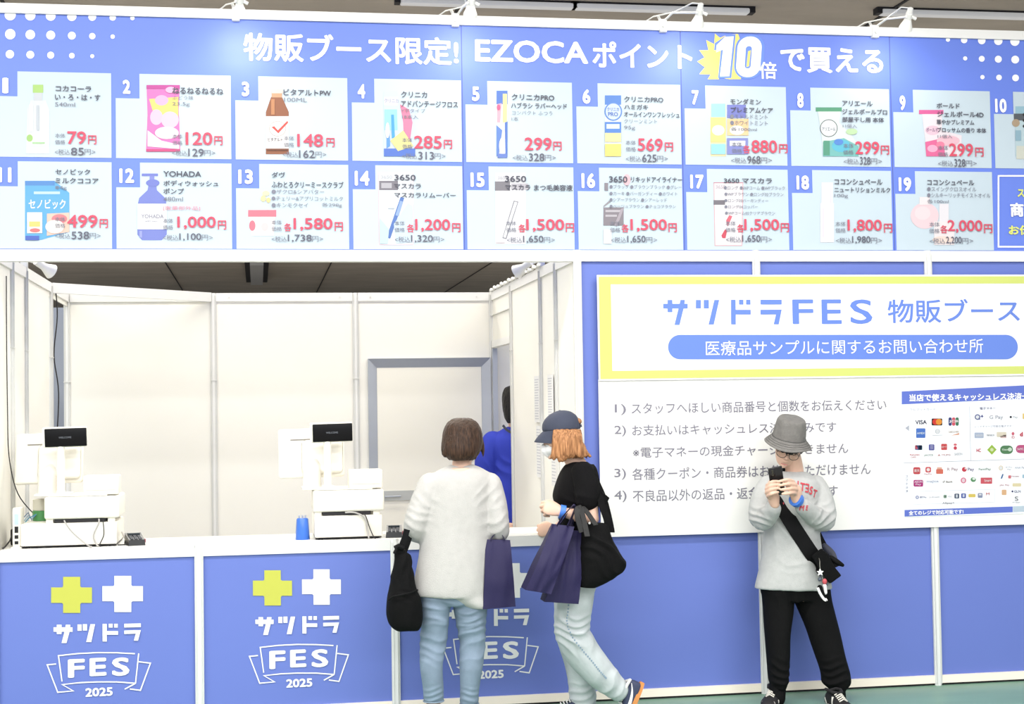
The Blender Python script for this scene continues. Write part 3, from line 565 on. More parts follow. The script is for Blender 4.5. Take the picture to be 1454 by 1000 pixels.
blk(176, 462, 228, 496, (90, 110, 170)); blk(200, 462, 228, 496, (90, 176, 180)); blk(176, 462, 196, 490, (214, 90, 110)); blk(274, 456, 314, 498, (90, 90, 170)); blk(362, 452, 404, 496, (222, 80, 84)); tx('dカード', 366, 400, 466, 482, (250, 240, 240)); ell(m, 462, 458, 12, 8, Y2, I(226, 110, 120), ZC); ell(m, 462, 482, 12, 13, Y2, I(216, 70, 90), ZC)
for i in range(3): stroke(m, [(284, 466+i*10), (306, 465+i*10)], 3, Y3, I(220, 220, 240), ZC)
tx('Rakuten', 140, 208, 524, 536, (226, 140, 140)); tx('CARD', 146, 184, 542, 552, (230, 160, 160)); tx('JACCS', 240, 304, 526, 542, (160, 176, 160)); tx('▲ MUFG', 336, 428, 524, 538, (220, 170, 170)); tx('SAISON', 456, 512, 516, 534, (214, 216, 222))
ell(m, 620, 262, 20, 20, Y2, I(70, 80, 150), ZC); ell(m, 620, 262, 13, 13, Y3, I(244, 247, 252), ZC); tx('+', 642, 662, 246, 266, (70, 80, 150), .05); stroke(m, [(626, 268), (638, 280)], 7, Y3, I(70, 80, 150), ZC)
tx('G Pay', 704, 802, 250, 284, (196, 198, 208)); ell(m, 856, 262, 8, 8, Y2, I(60, 60, 70), ZC); tx('Pay', 872, 906, 254, 274, (226, 228, 234)); blk(940, 236, 1000, 276, (246, 214, 130)); tx('PiTaPa', 1010, 1090, 240, 262, (150, 150, 190)) 
blk(598, 372, 664, 412, (190, 202, 226)); tx('waon', 606, 656, 386, 400, (230, 236, 246)); tx('nanaco', 684, 740, 384, 398, (200, 202, 210)); blk(756, 368, 826, 404, (240, 230, 210)); blk(782, 388, 826, 412, (244, 214, 210)); ell(m, 872, 380, 10, 12, Y2, I(226, 110, 130), ZC); tx('iD', 862, 884, 396, 414, (226, 130, 140)); tx('d', 920, 942, 368, 400, (216, 80, 100), .06); blk(960, 366, 1020, 404, (200, 220, 240))
tx('HC', 612, 644, 486, 512, (222, 90, 110), .04); shp(m, [(688, 495), (722, 530), (756, 493), (722, 458)], Y2, I(170, 206, 80), ZC); ell(m, 722, 494, 12, 12, Y3, I(226, 240, 190), ZC)
blk(780, 464, 872, 524, (90, 140, 96), 30); tx('Kitaca', 796, 838, 486, 500, (230, 246, 230)); ell(m, 850, 492, 14, 14, Y3, I(220, 240, 220), ZC); blk(892, 460, 984, 518, (206, 90, 140), 28); tx('SAPICA', 900, 960, 482, 498, (250, 226, 236))
blk(164, 618, 214, 668, (214, 76, 84), 10); tx('楽天', 170, 208, 632, 654, (250, 236, 236)); blk(250, 616, 290, 656, (224, 90, 96), 10); ell(m, 270, 636, 12, 12, Y3, I(250, 240, 240), ZC); tx('PayPay', 242, 298, 662, 674, (226, 160, 164)); blk(326, 632, 376, 666, (232, 120, 100), 5); blk(332, 618, 368, 634, (246, 190, 170), 5); tx('R Pay', 404, 482, 622, 650, (206, 180, 186)); ell(m, 526, 634, 17, 17, Y2, I(216, 66, 84), ZC); ell(m, 534, 628, 6, 6, Y3, I(250, 240, 240), ZC); tx('Pay', 550, 596, 622, 650, (150, 140, 170)); tx('FamiPay', 628, 716, 624, 646, (170, 190, 176))
blk(166, 708, 234, 756, (190, 50, 130), 8); tx('AEON', 172, 228, 714, 730, (250, 220, 240), .03); tx('Pay', 180, 220, 734, 750, (250, 220, 240), .03); tx('majica', 258, 344, 710, 734, (206, 214, 234)); tx('⚡Bank', 370, 444, 712, 732, (170, 160, 150)); ell(m, 520, 712, 20, 21, Y2, I(236, 130, 160), ZC); ell(m, 520, 712, 11, 14, Y3, I(250, 226, 236), ZC); ell(m, 590, 706, 19, 17, Y2, I(100, 160, 110), ZC); ell(m, 594, 700, 11, 9, Y3, I(240, 250, 242), ZC); blk(642, 692, 724, 736, (226, 96, 110), 4); tx('Smart', 668, 716, 704, 722, (252, 236, 238))
ell(m, 192, 832, 12, 12, Y2, I(130, 140, 200), ZC); ell(m, 192, 832, 7, 7, Y3, I(240, 242, 250), ZC); tx('銀行Pay', 210, 258, 824, 840, (180, 184, 210)); tx('J-Coin', 276, 352, 826, 838, (210, 210, 220)); blk(378, 814, 402, 838, (160, 190, 170)); blk(383, 819, 397, 833, (244, 248, 246)); tx('ペイ', 410, 436, 818, 836, (216, 220, 222)); blk(456, 806, 490, 840, (60, 76, 106)); blk(504, 804, 538, 838, (80, 96, 176)); blk(556, 808, 606, 832, (240, 214, 110)); blk(622, 802, 656, 836, (150, 160, 190)); tx('M', 680, 706, 798, 818, (230, 150, 150)); tx('Alipay+', 370, 456, 866, 884, (170, 170, 180))
for q, c in (((466, 812, 480, 834), (220, 226, 236)), ((514, 810, 528, 830), (220, 226, 246)), ((630, 808, 648, 818), (240, 242, 248))): rect(m, *q, Y3, I(*c), ZC)
ell(m, 786, 624, 16, 18, Y2, I(244, 224, 190), ZC); ell(m, 786, 624, 11, 13, Y3, I(246, 248, 252), ZC); tx('ゆうちょ', 820, 866, 612, 624, (222, 222, 230)); tx('Pay', 830, 860, 630, 640, (222, 222, 230)); tx('ANA Pay', 884, 960, 614, 634, (216, 222, 236)); shp(m, [(784, 700), (794, 700), (806, 668), (796, 666)], Y2, I(60, 110, 170), ZC); blk(838, 676, 858, 698, (226, 120, 130), 3); tx('Merpay', 860, 916, 678, 690, (216, 170, 180)); blk(938, 670, 980, 696, (180, 214, 236)); tx('JAL Pay', 776, 846, 740, 754, (226, 170, 176)); blk(868, 732, 930, 756, (246, 232, 190)); blk(792, 778, 826, 816, (244, 196, 150)); ell(m, 868, 790, 7, 7, Y2, I(60, 60, 110), ZC); tx('GLN', 880, 926, 782, 800, (150, 150, 180)); tx('S', 884, 910, 826, 858, (160, 160, 164)); tx('Pay', 868, 926, 864, 874, (216, 216, 222))
shp(m, [(106, 340), (134, 362), (134, 320)], Y2, I(196, 200, 214), ZC)
m.build_split('payment_mark', pc, .002)
# ------------------------------------------------------------------ arm lamps clamped on the price board
def arm_lamp(px, py, cx_, label):
    h = at(px, py, -.34)                     # socket centre, hanging forward of the board
    c = V((cx_, 0, 3.662))
    t = thing('arm_spotlight', label, 'lamp', c, 'white arm spotlights along the top of the price board')
    m = MB(); m.box((c.x-.02, -.022, 3.60), (c.x+.02, .06, 3.672), ALU, .004); m.tube([(c.x, .02, 3.66), (c.x-.02, .02, 3.70)], .008, ALU); m.tube([(c.x, -.01, 3.63), (c.x, -.035, 3.63)], .008, ALU); m.build('clamp', t)
    m = MB(); m.tube([(c.x+.01, .02, 3.665), (c.x+.03, -.1, 3.685), (h.x-.02, -.36, h.z-.005)], .006, ALU); m.build('arm', t)
    d = (V((h.x, .0, 3.2))-h).normalized()
    q = d.to_track_quat('Z', 'Y').to_matrix().to_4x4(); q.translation = h; q = q @ Matrix.Scale(.72, 4)
    m = MB(); m.lathe([(.012, -.075), (.02, -.07), (.022, -.03), (.026, -.028), (.026, .012), (.02, .016)], ALU, M=q, seg=16); m.tube([h+V((.02, 0, .0)), h+V((.042, 0, -.01))], .009, ALU); m.build('socket', t)
    m = MB(); m.lathe([(.021, .014), (.026, .02), (.036, .05), (.05, .085), (.051, .10), (.046, .098), (.03, .05)], WHITE, M=q, seg=20)
    m.lathe([(.0, .0981), (.044, .0982)], mat('lamp_lens', (255, 252, 244), .3, emit=3.), M=q, seg=20); m.build('lamp_shade', t)
    m = MB(); m.tube([h-d*.05, h-d*.06+V((-.03, .06, .01)), V((c.x+.05, -.06, 3.70)), V((c.x-.05, .01, 3.69)), V((c.x-.09, .05, 3.668))], .004, ALU); m.build('cable', t)
    lamp('spot', 'SPOT', h+d*.085, h+d*2, 5.5, (1, .97, .93), parent=t, spot_size=math.radians(150), spot_blend=1.0, shadow_soft_size=.12)
arm_lamp(340, 2, 1.21, 'leftmost white arm spotlight above the headline of the price board')
arm_lamp(669, 4, 2.36, 'white arm spotlight above the exclamation mark of the headline')
arm_lamp(993, 18, 3.50, 'white arm spotlight above the yellow burst of the headline')
arm_lamp(1290, 24, 4.72, 'rightmost white arm spotlight with a bare arm above the headline end')
# lamps inside the booth on the side wall rails
def booth_lamp(x, y, sgn, label):
    t = thing('booth_spotlight', label, 'lamp', (x, y, 2.45), 'spotlights on the side walls inside the booth')
    m = MB(); m.box((x-.02, y-.02, 2.405), (x+.02, y+.02, 2.47), ALU, .004); m.tube([(x, y, 2.46), (x+sgn*.08, y, 2.43)], .008, ALU); m.build('clamp', t)
    d = V((sgn*.75, .75, -.5)).normalized(); q = d.to_track_quat('Z', 'Y').to_matrix().to_4x4(); h = V((x+sgn*.1, y, 2.42)); q.translation = h
    m = MB(); m.lathe([(.02, -.05), (.022, .01), (.03, .03), (.045, .07), (.04, .07), (.02, .03)], WHITE, M=q, seg=16); m.build('lamp_shade', t)
    lamp('spot', 'SPOT', h+d*.09, h+d*2, 14, (1, .93, .78), parent=t, spot_size=math.radians(130), spot_blend=.8, shadow_soft_size=.05)
booth_lamp(0, 1.0, 1, 'white spotlight on the left inner wall just under the price board')
booth_lamp(3.0, 1.03, -1, 'white spotlight on the right inner wall just under the price board')

# ------------------------------------------------------------------ cash registers
def pos_set(dx, lbl, wide):
    """drawer, register with monitor and customer display; built for the left counter, shifted by dx"""
    z = TOPZ
    cd = thing('till_box', 'white till box under the ' + lbl, 'till', (.38+dx, .27, z), 'till boxes on the counter')
    L, Rr = (.115 if wide else .236)+dx, .588+dx
    m = MB(); m.box((L, .05, z+.012), (Rr, .47, z+.124), POSW, .006); m.build('body', cd)
    m = MB(); m.box((L+.004, .06, z+.006), (Rr-.004, .465, z+.0125), RUB); m.build('base_plate', cd)
    for a, b in ((L+.03, .08), (Rr-.03, .08), (L+.03, .44), (Rr-.03, .44)):
        m = MB(); m.lathe([(.012, 0), (.012, .0065)], RUB, (a, b, z)); m.build('foot', cd)
    z += .124
    rg = thing('cash_register', 'white ' + lbl, 'cash register', (.42+dx, .27, z), 'white cash registers with black customer displays')
    L, Rr = .23+dx, .60+dx
    m = MB(); m.box((L, .055, z+.02), (Rr, .42, z+.133), POSW, .012, seg=3); m.box((L+.02, .06, z+.134), (Rr-.06, .40, z+.139), POSW, .002); m.build('printer_base', rg)
    m = MB(); m.box((L+.05, .065, z+.001), (Rr-.07, .40, z+.021), RUB); m.build('base_gap_shade', rg)  # dark block in the open gap, standing in for the shade under the base
    for a in (L+.025, Rr-.04):
        for b in (.09, .38):
            m = MB(); m.box((a-.018, b-.02, z), (a+.018, b+.02, z+.022), POSW, .003); m.build('foot', rg)
    z += .135
    m = MB(); m.box((L+.19, .075, z+.003), (Rr-.005, .24, z+.10), POSW, .008, seg=3); m.box((L+.2, .072, z+.028), (Rr-.02, .076, z+.030), GROOVE); m.build('receipt_printer', rg)
    m = MB(); m.lathe([(.024, z), (.024, z+.02), (.02, z+.03), (.02, z+.26)], POSW, (L+.078, .10, 0), seg=20); m.build('display_pole', rg)
    # black customer display, tilted a little
    T = Matrix.Translation((L+.105, .085, z+.30)) @ Matrix.Rotation(math.radians(-1), 4, 'Y') @ Matrix.Rotation(math.radians(5), 4, 'X')
    m = MB(); m.box((-.118, -.004, -.052), (.104, .03, .052), POSW, .008, M=T); ds = m.build('display_case', rg)
    m = MB(); m.box((-.104, -.010, -.047), (.104, -.002, .047), mat('display_glass', (8, 8, 11), .35, spec=.2), .004, M=T); sn = m.build('display_screen', ds)
    m = MB(); vs, fs = text_mesh('WELCOME'); wx = max(v[0] for v in vs)
    m.mesh([T @ V((-.034+v[0]/wx*.062, -.0105, -.004+v[1]*.013)) for v in vs], fs, mat('display_text', (120, 124, 132), .5, emit=.2)); m.build('display_text', sn)
    # operator monitor seen from behind
    T = Matrix.Translation((L+.04, .27, z+.205)) @ Matrix.Rotation(math.radians(-12), 4, 'X') @ Matrix.Rotation(math.radians(-6), 4, 'Z')
    m = MB(); m.box((-.215, -.02, -.15), (.135, .012, .118), POSW, .014, M=T, seg=3); m.box((-.09, -.055, -.135), (.13, -.015, .05), POSW, .025, M=T, seg=3); mo = m.build('monitor', rg)
    m = MB(); m.box((-.15, -.0215, .052), (-.02, -.0195, .059), mat('slot_grey', (140, 134, 126), .6), M=T); m.build('vent_slot', mo)
    m = MB(); m.tube([(L-.0, .19, z), (L-.0, .19, z+.10), (L+.02, .24, z+.15)], [.05, .046, .03], POSW, 16); m.box((L-.055, .10, z-.0), (L+.12, .32, z+.012), POSW, .004); m.build('monitor_stand', rg)
    return cd, rg
pos_set(0, 'cash register beside the green tape roll', True)
pos_set(1.355, 'cash register right of the blue stand', False)

def card_reader(x, y, lbl, rot):
    T = Matrix.Translation((x, y, TOPZ)) @ Matrix.Rotation(rot, 4, 'Z')
    t = thing('card_reader', lbl, 'card reader', (x, y, TOPZ), 'black card readers')
    m = MB()
    vs = [T @ V(p) for p in ((-.043, -.065, 0), (.043, -.065, 0), (.043, .065, 0), (-.043, .065, 0), (-.04, -.06, .03), (.04, -.06, .03), (.04, .06, .058), (-.04, .06, .058))]
    m.mesh(vs, [[3, 2, 1, 0], [4, 5, 6, 7], [0, 1, 5, 4], [1, 2, 6, 5], [2, 3, 7, 6], [3, 0, 4, 7]], BLACKP); m.build('body', t)
    m = MB()
    for i in range(3):
        for j in range(4): m.box((-.03+i*.021, -.052+j*.016, .031+j*.0032), (-.014+i*.021, -.041+j*.016, .038+j*.0035), mat('keypad_grey', (84, 86, 90), .5), .002, M=T)
    m.build('keypad', t)
    m = MB(); m.box((-.03, .018, .049), (.03, .05, .0585), mat('reader_screen', (44, 52, 58), .15), M=T); m.build('screen', t)
    m = MB(); m.box((.043, -.02, .01), (.053, .03, .03), mat('reader_red', (150, 60, 76), .5), .003, M=T); m.build('card_edge', t)
b = atZ(194, 771, TOPZ); card_reader(b.x, .10, 'black card reader with keypad on the counter right of the left cash register', .25)
card_reader(2.01, .12, 'black card reader on the counter behind the black drawstring bag', -.1)

# router, power adaptor, tape roll, blue stand, cables, papers
t = thing('wifi_router', 'slim white router standing upright at the left end of the counter', 'router', (.10, .12, TOPZ))
m = MB(); m.box((.072, .075, TOPZ+.006), (.112, .20, TOPZ+.205), POSW, .006); m.box((.064, .07, TOPZ), (.12, .205, TOPZ+.008), POSW, .002); m.build('case', t)
m = MB()
for zz, h in ((.022, .016), (.05, .018), (.08, .032)): m.box((.083, .0735, TOPZ+zz), (.101, .076, TOPZ+zz+h), BLACKP)
m.build('port', t)
m = MB(); m.box((.082, .0737, TOPZ+.12), (.103, .076, TOPZ+.175), mat('router_light', (196, 216, 250), .4)); m.build('light_strip', t)
t = thing('power_adaptor', 'black power adaptor lying behind the router', 'power adaptor', (.055, .3, TOPZ))
m = MB(); m.box((.03, .28, TOPZ), (.075, .34, TOPZ+.085), RUB, .008); m.build('body', t)
m = MB(); m.tube([(.05, .29, TOPZ+.08), (.04, .2, TOPZ+.03), (.03, .12, TOPZ+.008), (.03, .05, TOPZ+.006)], .004, RUB); m.build('cord', t)
c0 = V((.184, .30, TOPZ+.124))
t = thing('tape_roll', 'upright roll of green tape on the left cash drawer', 'tape roll', c0)
m = MB(); m.lathe([(.042, 0), (.045, .003), (.045, .05), (.042, .053)], mat('green_tape', (84, 160, 92), .4), c0, 28); m.build('green_band', t)
m = MB(); m.lathe([(.041, .0531), (.043, .055), (.043, .11), (.032, .112), (.032, .06)], mat('tape_beige', (226, 222, 204), .5), c0, 28); m.build('top_roll', t)
m = MB()
for k, cc in enumerate(((70, 160, 190), (150, 190, 210), (60, 110, 150))): m.tube([(.10, .21, TOPZ+.10+.02*k), (.125, .25, TOPZ+.14+.015*k), (.145, .23, TOPZ+.15-.01*k), (.165, .25, TOPZ+.16)], .003, mat('lan_cable%d' % k, cc, .5), 6)
tag(m.build('cable_bundle'), 'tangle of thin blue network cables between router and tape roll', 'cable')
b = atZ(430, 767, TOPZ)
t = thing('blue_stand', 'small tapered blue stand with metal prongs left of the right cash register', 'stand', (b.x, b.y+.03, TOPZ))
bl = mat('glossy_blue', (60, 116, 214), .3, k=.8); c0 = V((b.x, b.y+.03, TOPZ))
m = MB(); m.lathe([(.037, 0), (.038, .004), (.031, .105), (.027, .112), (.0, .112)], bl, c0, 10); m.build('body', t)
for dx in (-.017, 0, .015):
    m = MB(); m.tube([c0+V((dx, 0, .108)), c0+V((dx, -.004, .128))], .0045, STEEL); m.build('prong', t)
def cable(pts, r, mt, lbl):
    P = [V(p) for p in pts]; out = []
    for i in range(len(P)-1):
        a, b, c, d = P[max(0, i-1)], P[i], P[i+1], P[min(len(P)-1, i+2)]
        for k in range(6):
            s = k/6; out.append(.5*((2*b)+(c-a)*s+(2*a-5*b+4*c-d)*s*s+(3*b-a-3*c+d)*s**3))
    out.append(P[-1]); m = MB(); m.tube(out, r, mt, 7); return tag(m.build('cable'), lbl, 'cable')
WC = mat('white_cable', (186, 182, 178), .5); zc = TOPZ
cable([(.33, .05, zc+.137), (.335, .035, zc+.13), (.37, .03, zc+.08), (.44, .034, zc+.015), (.47, .0, zc+.0045)], .0035, WC, 'white cable slanting across the front of the left cash drawer')
cable([(.50, .05, zc+.14), (.50, .036, zc+.12), (.475, .034, zc+.06), (.485, .034, zc+.02), (.5, .02, zc+.0045)], .004, WC, 'white looped cable hanging down the right half of the left cash drawer')
cable([(.52, .05, zc+.14), (.523, .036, zc+.12), (.525, .035, zc+.06), (.505, .034, zc+.012), (.51, .02, zc+.004)], .0025, RUB, 'thin black cable hanging down the left cash drawer')
cable([(1.75, .05, zc+.14), (1.80, .036, zc+.139), (1.85, .034, zc+.11), (1.862, .034, zc+.05), (1.87, .02, zc+.005)], .0045, WC, 'white cable curving over the front of the right cash drawer')
cable([(1.83, .05, zc+.14), (1.855, .036, zc+.12), (1.875, .035, zc+.06), (1.895, .034, zc+.012), (1.905, .02, zc+.003)], .0025, RUB, 'thin black cable hanging over the right cash drawer')
cable([(.60, .2, zc+.06), (.62, .15, zc+.03), (.63, .12, zc+.02), (.635, .16, zc+.004), (.66, .18, zc+.004)], .004, WC, 'white cable behind the left card reader')
cable([(.59, .08, zc+.003), (.62, .09, zc+.003), (.66, .09, zc+.005)], .003, RUB, 'black cord running from the left cash drawer to the card reader')
cable([(.012, .30, 2.3), (.012, .3, 2.0), (.014, .31, 1.6), (.02, .32, 1.35), (.06, .34, 1.16), (.15, .34, 1.04)], .0028, RUB, 'thin black wire drooping down the left inner wall to the tape roll')
cable([(.03, 2.11, 2.39), (.04, 2.12, 2.2), (.02, 2.11, 1.95), (.045, 2.13, 1.7), (.03, 2.11, 1.3), (.03, 2.11, .9)], .004, RUB, 'black cable hanging beside the gap in the left wall')
PAP = mat('paper', (240, 240, 240), .7, k=.82)
def paper(cx, cy, w, h, rz, label, lines, z=TOPZ):
    T = Matrix.Translation((cx, cy, z)) @ Matrix.Rotation(rz, 4, 'Z')
    t = thing('paper_sheet', label, 'paper', (cx, cy, z), 'papers lying on the counter')
    m = MB(); m.box((-w/2, -h/2, .0005), (w/2, h/2, .0022), PAP, M=T); m.build('sheet', t)
    m = MB()
    for k in range(lines):
        y = h/2-.02-k*(h-.03)/lines; ln = w*(.5+.4*((k*7) % 5)/5)
        m.poly([T @ V(p) for p in ((-w/2+.015, y-.003, .0025), (-w/2+.015+ln-.02, y-.003, .0025), (-w/2+.015+ln-.02, y, .0025), (-w/2+.015, y, .0025))], ink((190, 176, 206)))
    m.build('print', t)
paper(1.02, .2, .30, .21, .06, 'white leaflet lying on the counter right of the left card reader', 8)
paper(1.33, .2, .30, .21, -.05, 'white leaflet with faint print lying left of the blue stand', 8)
paper(2.70, .17, .30, .21, .05, 'white printed sheet on the counter between the two women', 10)
paper(2.08, .25, .2, .14, .3, 'white slip of paper on the counter behind the right card reader', 5)
# lists taped on the inside of the right wall
for i, (px, pt, pb, wy) in enumerate(((762, 534, 600, .17), (781, 532, 598, .16), (765, 605, 678, .17), (786, 610, 690, .16))):
    a = atX(px, pt, 2.985); b = atX(px, pb, 2.985)
    lb = ('printed list taped on the right inner wall, upper of the pair nearer the doorway', 'printed list taped on the right inner wall above the back of the navy cap', 'printed list taped on the right inner wall below another by the doorway', 'printed list taped on the right inner wall behind the brown hair')[i]
    t = thing('posted_list', lb, 'paper', (2.985, a.y, b.z), 'printed lists taped on the right inner wall')
    m = MB(); m.box((2.984, a.y-wy/2, b.z), (2.988, a.y+wy/2, a.z), PAP); m.build('sheet', t)
    m = MB(); h = a.z-b.z
    for k in range(16):
        z = a.z-.02-k*(h-.03)/16; m.poly([(2.9835, a.y+wy/2-.015, z), (2.9835, a.y-wy/2+.02+.03*((k*3) % 4)/4, z), (2.9835, a.y-wy/2+.02+.03*((k*3) % 4)/4, z-.006), (2.9835, a.y+wy/2-.015, z-.006)], ink((196, 198, 206)))
    m.build('print', t)
# ------------------------------------------------------------------ people: solid builder
SKIN = mat('skin', (238, 196, 172), .5, k=.8, var=.05, vscale=14, bump=.03, bscale=220)
def interp(P, n=5):
    P = [np.array(p, float) for p in P]; out = []
    for i in range(len(P)-1):
        a, b, c, d = P[max(0, i-1)], P[i], P[i+1], P[min(len(P)-1, i+2)]
        for k in range(n):
            s = k/n; out.append(.5*((2*b)+(c-a)*s+(2*a-5*b+4*c-d)*s*s+(3*b-a-3*c+d)*s**3))
    out.append(P[-1]); return out
class Solid:
    def __init__(s): s.v = []; s.f = []
    def rings(s, R):
        """R: list of rings (list of points); capped with centre fans"""
        n = len(R[0]); o = len(s.v)
        for r in R: s.v += [tuple(p) for p in r]
        for i in range(len(R)-1):
            for k in range(n):
                a, b = o+i*n+k, o+i*n+(k+1) % n; s.f.append((a, b, b+n, a+n))
        s.f.append(tuple(o+k for k in range(n))[::-1]); s.f.append(tuple(o+(len(R)-1)*n+k for k in range(n)))
    def limb(s, P, R, ref=(0, 1, 0), n=16, sub=4, caps=True):
        """tube through points P; R radius or (ra along ref, rb)"""
        Q = [list(p)+(list(r) if isinstance(r, (tuple, list)) else [r, r]) for p, r in zip(P, R)]
        Q = interp(Q, sub); out = []
        C = [V(q[:3]) for q in Q]; ref = V(ref)
        fr = []
        for i in range(len(Q)):
            t = (C[min(i+1, len(C)-1)]-C[max(i-1, 0)]).normalized()
            a = ref-t*ref.dot(t)
            if a.length < .15: a = V((0, 0, 1))-t*t.z
            a.normalize(); fr.append((t, a, t.cross(a)))
        def ring(c, a, b, ra, rb): return [c+a*(ra*math.cos(2*math.pi*k/n))+b*(rb*math.sin(2*math.pi*k/n)) for k in range(n)]
        t, a, b = fr[0]; ra, rb = Q[0][3:5]; m = min(ra, rb)
        if caps:
            for u in (.97, .75, .4): out.append(ring(C[0]-t*m*u, a, b, ra*math.sqrt(1-u*u), rb*math.sqrt(1-u*u)))
        for q, c, (t, a, b) in zip(Q, C, fr): out.append(ring(c, a, b, q[3], q[4]))
        t, a, b = fr[-1]; ra, rb = Q[-1][3:5]; m = min(ra, rb)
        if caps:
            for u in (.4, .75, .97): out.append(ring(C[-1]+t*m*u, a, b, ra*math.sqrt(1-u*u), rb*math.sqrt(1-u*u)))
        s.rings(out)
    def rows(s, rows, Yc, n=40, sub=4, ex=1.0):
        """rows (x left px, x right px, y px, half depth[, Y centre]) stacked as super-ellipses"""
        Q = interp([list(r)+([Yc] if len(r) == 4 else []) for r in rows], sub); R = []
        for xl, xr, py, ry, yc in Q:
            a, b = at(xl, py, yc), at(xr, py, yc); c = (a+b)/2; ax = (b-a)/2
            ring = []
            for k in range(n):
                t = 2*math.pi*k/n; cs, sn = math.cos(t), math.sin(t)
                ring.append(c+ax*(math.copysign(abs(cs)**ex, cs))+V((0, ry*math.copysign(abs(sn)**ex, sn), 0)))
            R.append(ring)
        s.rings(R)
    def ball(s, c, r, M=None, n=16):
        r = r if isinstance(r, (tuple, list)) else (r, r, r); R = []
        for i in range(1, 10):
            t = math.pi*i/10
            ring = [V((r[0]*math.sin(t)*math.cos(2*math.pi*k/n), r[1]*math.sin(t)*math.sin(2*math.pi*k/n), r[2]*math.cos(t))) for k in range(n)]
            R.append([(M @ (V(c)+p)) if M is not None else V(c)+p for p in ring])
        s.rings(R)
    def done(s, name, parent, mt, voxel=.005, smooth=3, disp=None, paint=None, flat=False):
        me = bpy.data.meshes.new(name); me.from_pydata(s.v, [], s.f)
        bm = bmesh.new(); bm.from_mesh(me); bmesh.ops.recalc_face_normals(bm, faces=bm.faces); bm.to_mesh(me); bm.free()
        o = bpy.data.objects.new(name, me); COL.objects.link(o)
        md = o.modifiers.new('r', 'REMESH'); md.mode = 'VOXEL'; md.voxel_size = voxel
        dg = bpy.context.evaluated_depsgraph_get(); m2 = bpy.data.meshes.new_from_object(o.evaluated_get(dg))
        bpy.data.objects.remove(o); bpy.data.meshes.remove(me); m2.name = name
        n = len(m2.vertices); co = np.empty(n*3); m2.vertices.foreach_get('co', co); co = co.reshape(-1, 3)
        e = np.empty(len(m2.edges)*2, int); m2.edges.foreach_get('vertices', e); e = e.reshape(-1, 2)
        deg = np.bincount(e.ravel(), minlength=n)[:, None]
        def lap(c):
            acc = np.zeros_like(c); np.add.at(acc, e[:, 0], c[e[:, 1]]); np.add.at(acc, e[:, 1], c[e[:, 0]]); return acc/np.maximum(deg, 1)
        for _ in range(smooth):
            co = co+.5*(lap(co)-co); co = co-.0*co
        m2.vertices.foreach_set('co', co.ravel()); m2.update()
        if disp:
            no = np.empty(n*3); m2.vertices.foreach_get('normal', no); no = no.reshape(-1, 3)
            d = np.array([disp(V(c)) for c in co]); co = co+no*d[:, None]
            m2.vertices.foreach_set('co', co.ravel()); m2.update()
        mats = mt if isinstance(mt, list) else [mt]
        m2.materials.clear()
        for m in mats: m2.materials.append(m)
        m2.polygons.foreach_set('use_smooth', [not flat]*len(m2.polygons))
        if paint: m2.polygons.foreach_set('material_index', [paint(p.center) for p in m2.polygons])
        else: m2.polygons.foreach_set('material_index', [0]*len(m2.polygons))
        o = bpy.data.objects.new(name, m2); COL.objects.link(o)
        if parent is not None: put(o, parent)
        return o
def nz(p, f, s=(1, 1, 1), off=0): return noise.noise(V((p.x*s[0]*f+off, p.y*s[1]*f+off*1.7, p.z*s[2]*f)))
def folds(amp, f=9, stretch=(1, 1, .35), local=(), fine=.0):
    """cloth relief: soft ridges plus bunched folds near given spots (centre, radius, amplitude, direction, frequency)"""
    def fn(p):
        v = nz(p, f, stretch); r = 1-abs(nz(p, f*.8, stretch, 5))*2
        d = amp*(.6*v+.5*r-.3)
        for c, rad, a, dr, fq in local:
            q = (p-c).length/rad
            if q < 1:
                w = (1-q*q)**2; ph = (p-c).dot(dr)*fq+4.5*nz(p, 6, (1, 1, 1), 3)
                d += a*w*(1-abs(math.sin(ph))*1.6)
        if fine: d += fine*nz(p, 60)
        return d
    return fn
def frame(o, x, y):
    """matrix with origin o, local x axis, y axis (re-orthogonalised), z = x cross y"""
    y = V(y).normalized(); x = V(x); x = (x-y*x.dot(y)).normalized(); z = x.cross(y)
    M = Matrix((x, y, z)).transposed().to_4x4(); M.translation = V(o); return M
def head(s, M, k=1.0, nose=1):
    prof = [(-.116, .058, .018, .016), (-.106, .05, .036, .034), (-.088, .036, .05, .054), (-.06, .018, .060, .073), (-.03, .004, .067, .088), (0, -.002, .072, .094),
            (.03, -.006, .075, .097), (.06, -.01, .074, .094), (.085, -.012, .065, .082), (.105, -.014, .045, .058), (.117, -.014, .018, .024)]
    R = []
    for z, cy, rx, ry in interp(prof, 3): R.append([M @ (V((rx*math.cos(2*math.pi*i/28), cy+ry*math.sin(2*math.pi*i/28)*(1.0), z))*k) for i in range(28)])
    s.rings(R)
    def B(c, r): s.ball(V(c)*k, tuple(x*k for x in r), M, 12)
    B((0, .094, -.012), (.009, .012, .03)); B((0, .102, -.034), (.013, .014, .011)); B((.012, .094, -.038), (.008, .009, .008)); B((-.012, .094, -.038), (.008, .009, .008))
    B((0, .084, .026), (.05, .014, .010)); B((0, .089, -.064), (.022, .010, .006)); B((0, .087, -.074), (.019, .010, .007)); B((0, .083, -.103), (.018, .013, .014))
    for sx in (-1, 1):
        B((sx*.03, .082, .005), (.014, .008, .010)); B((sx*.045, .066, -.03), (.022, .018, .018)); B((sx*.074, -.004, -.01), (.009, .018, .03)); B((sx*.08, -.012, .006), (.008, .016, .016))
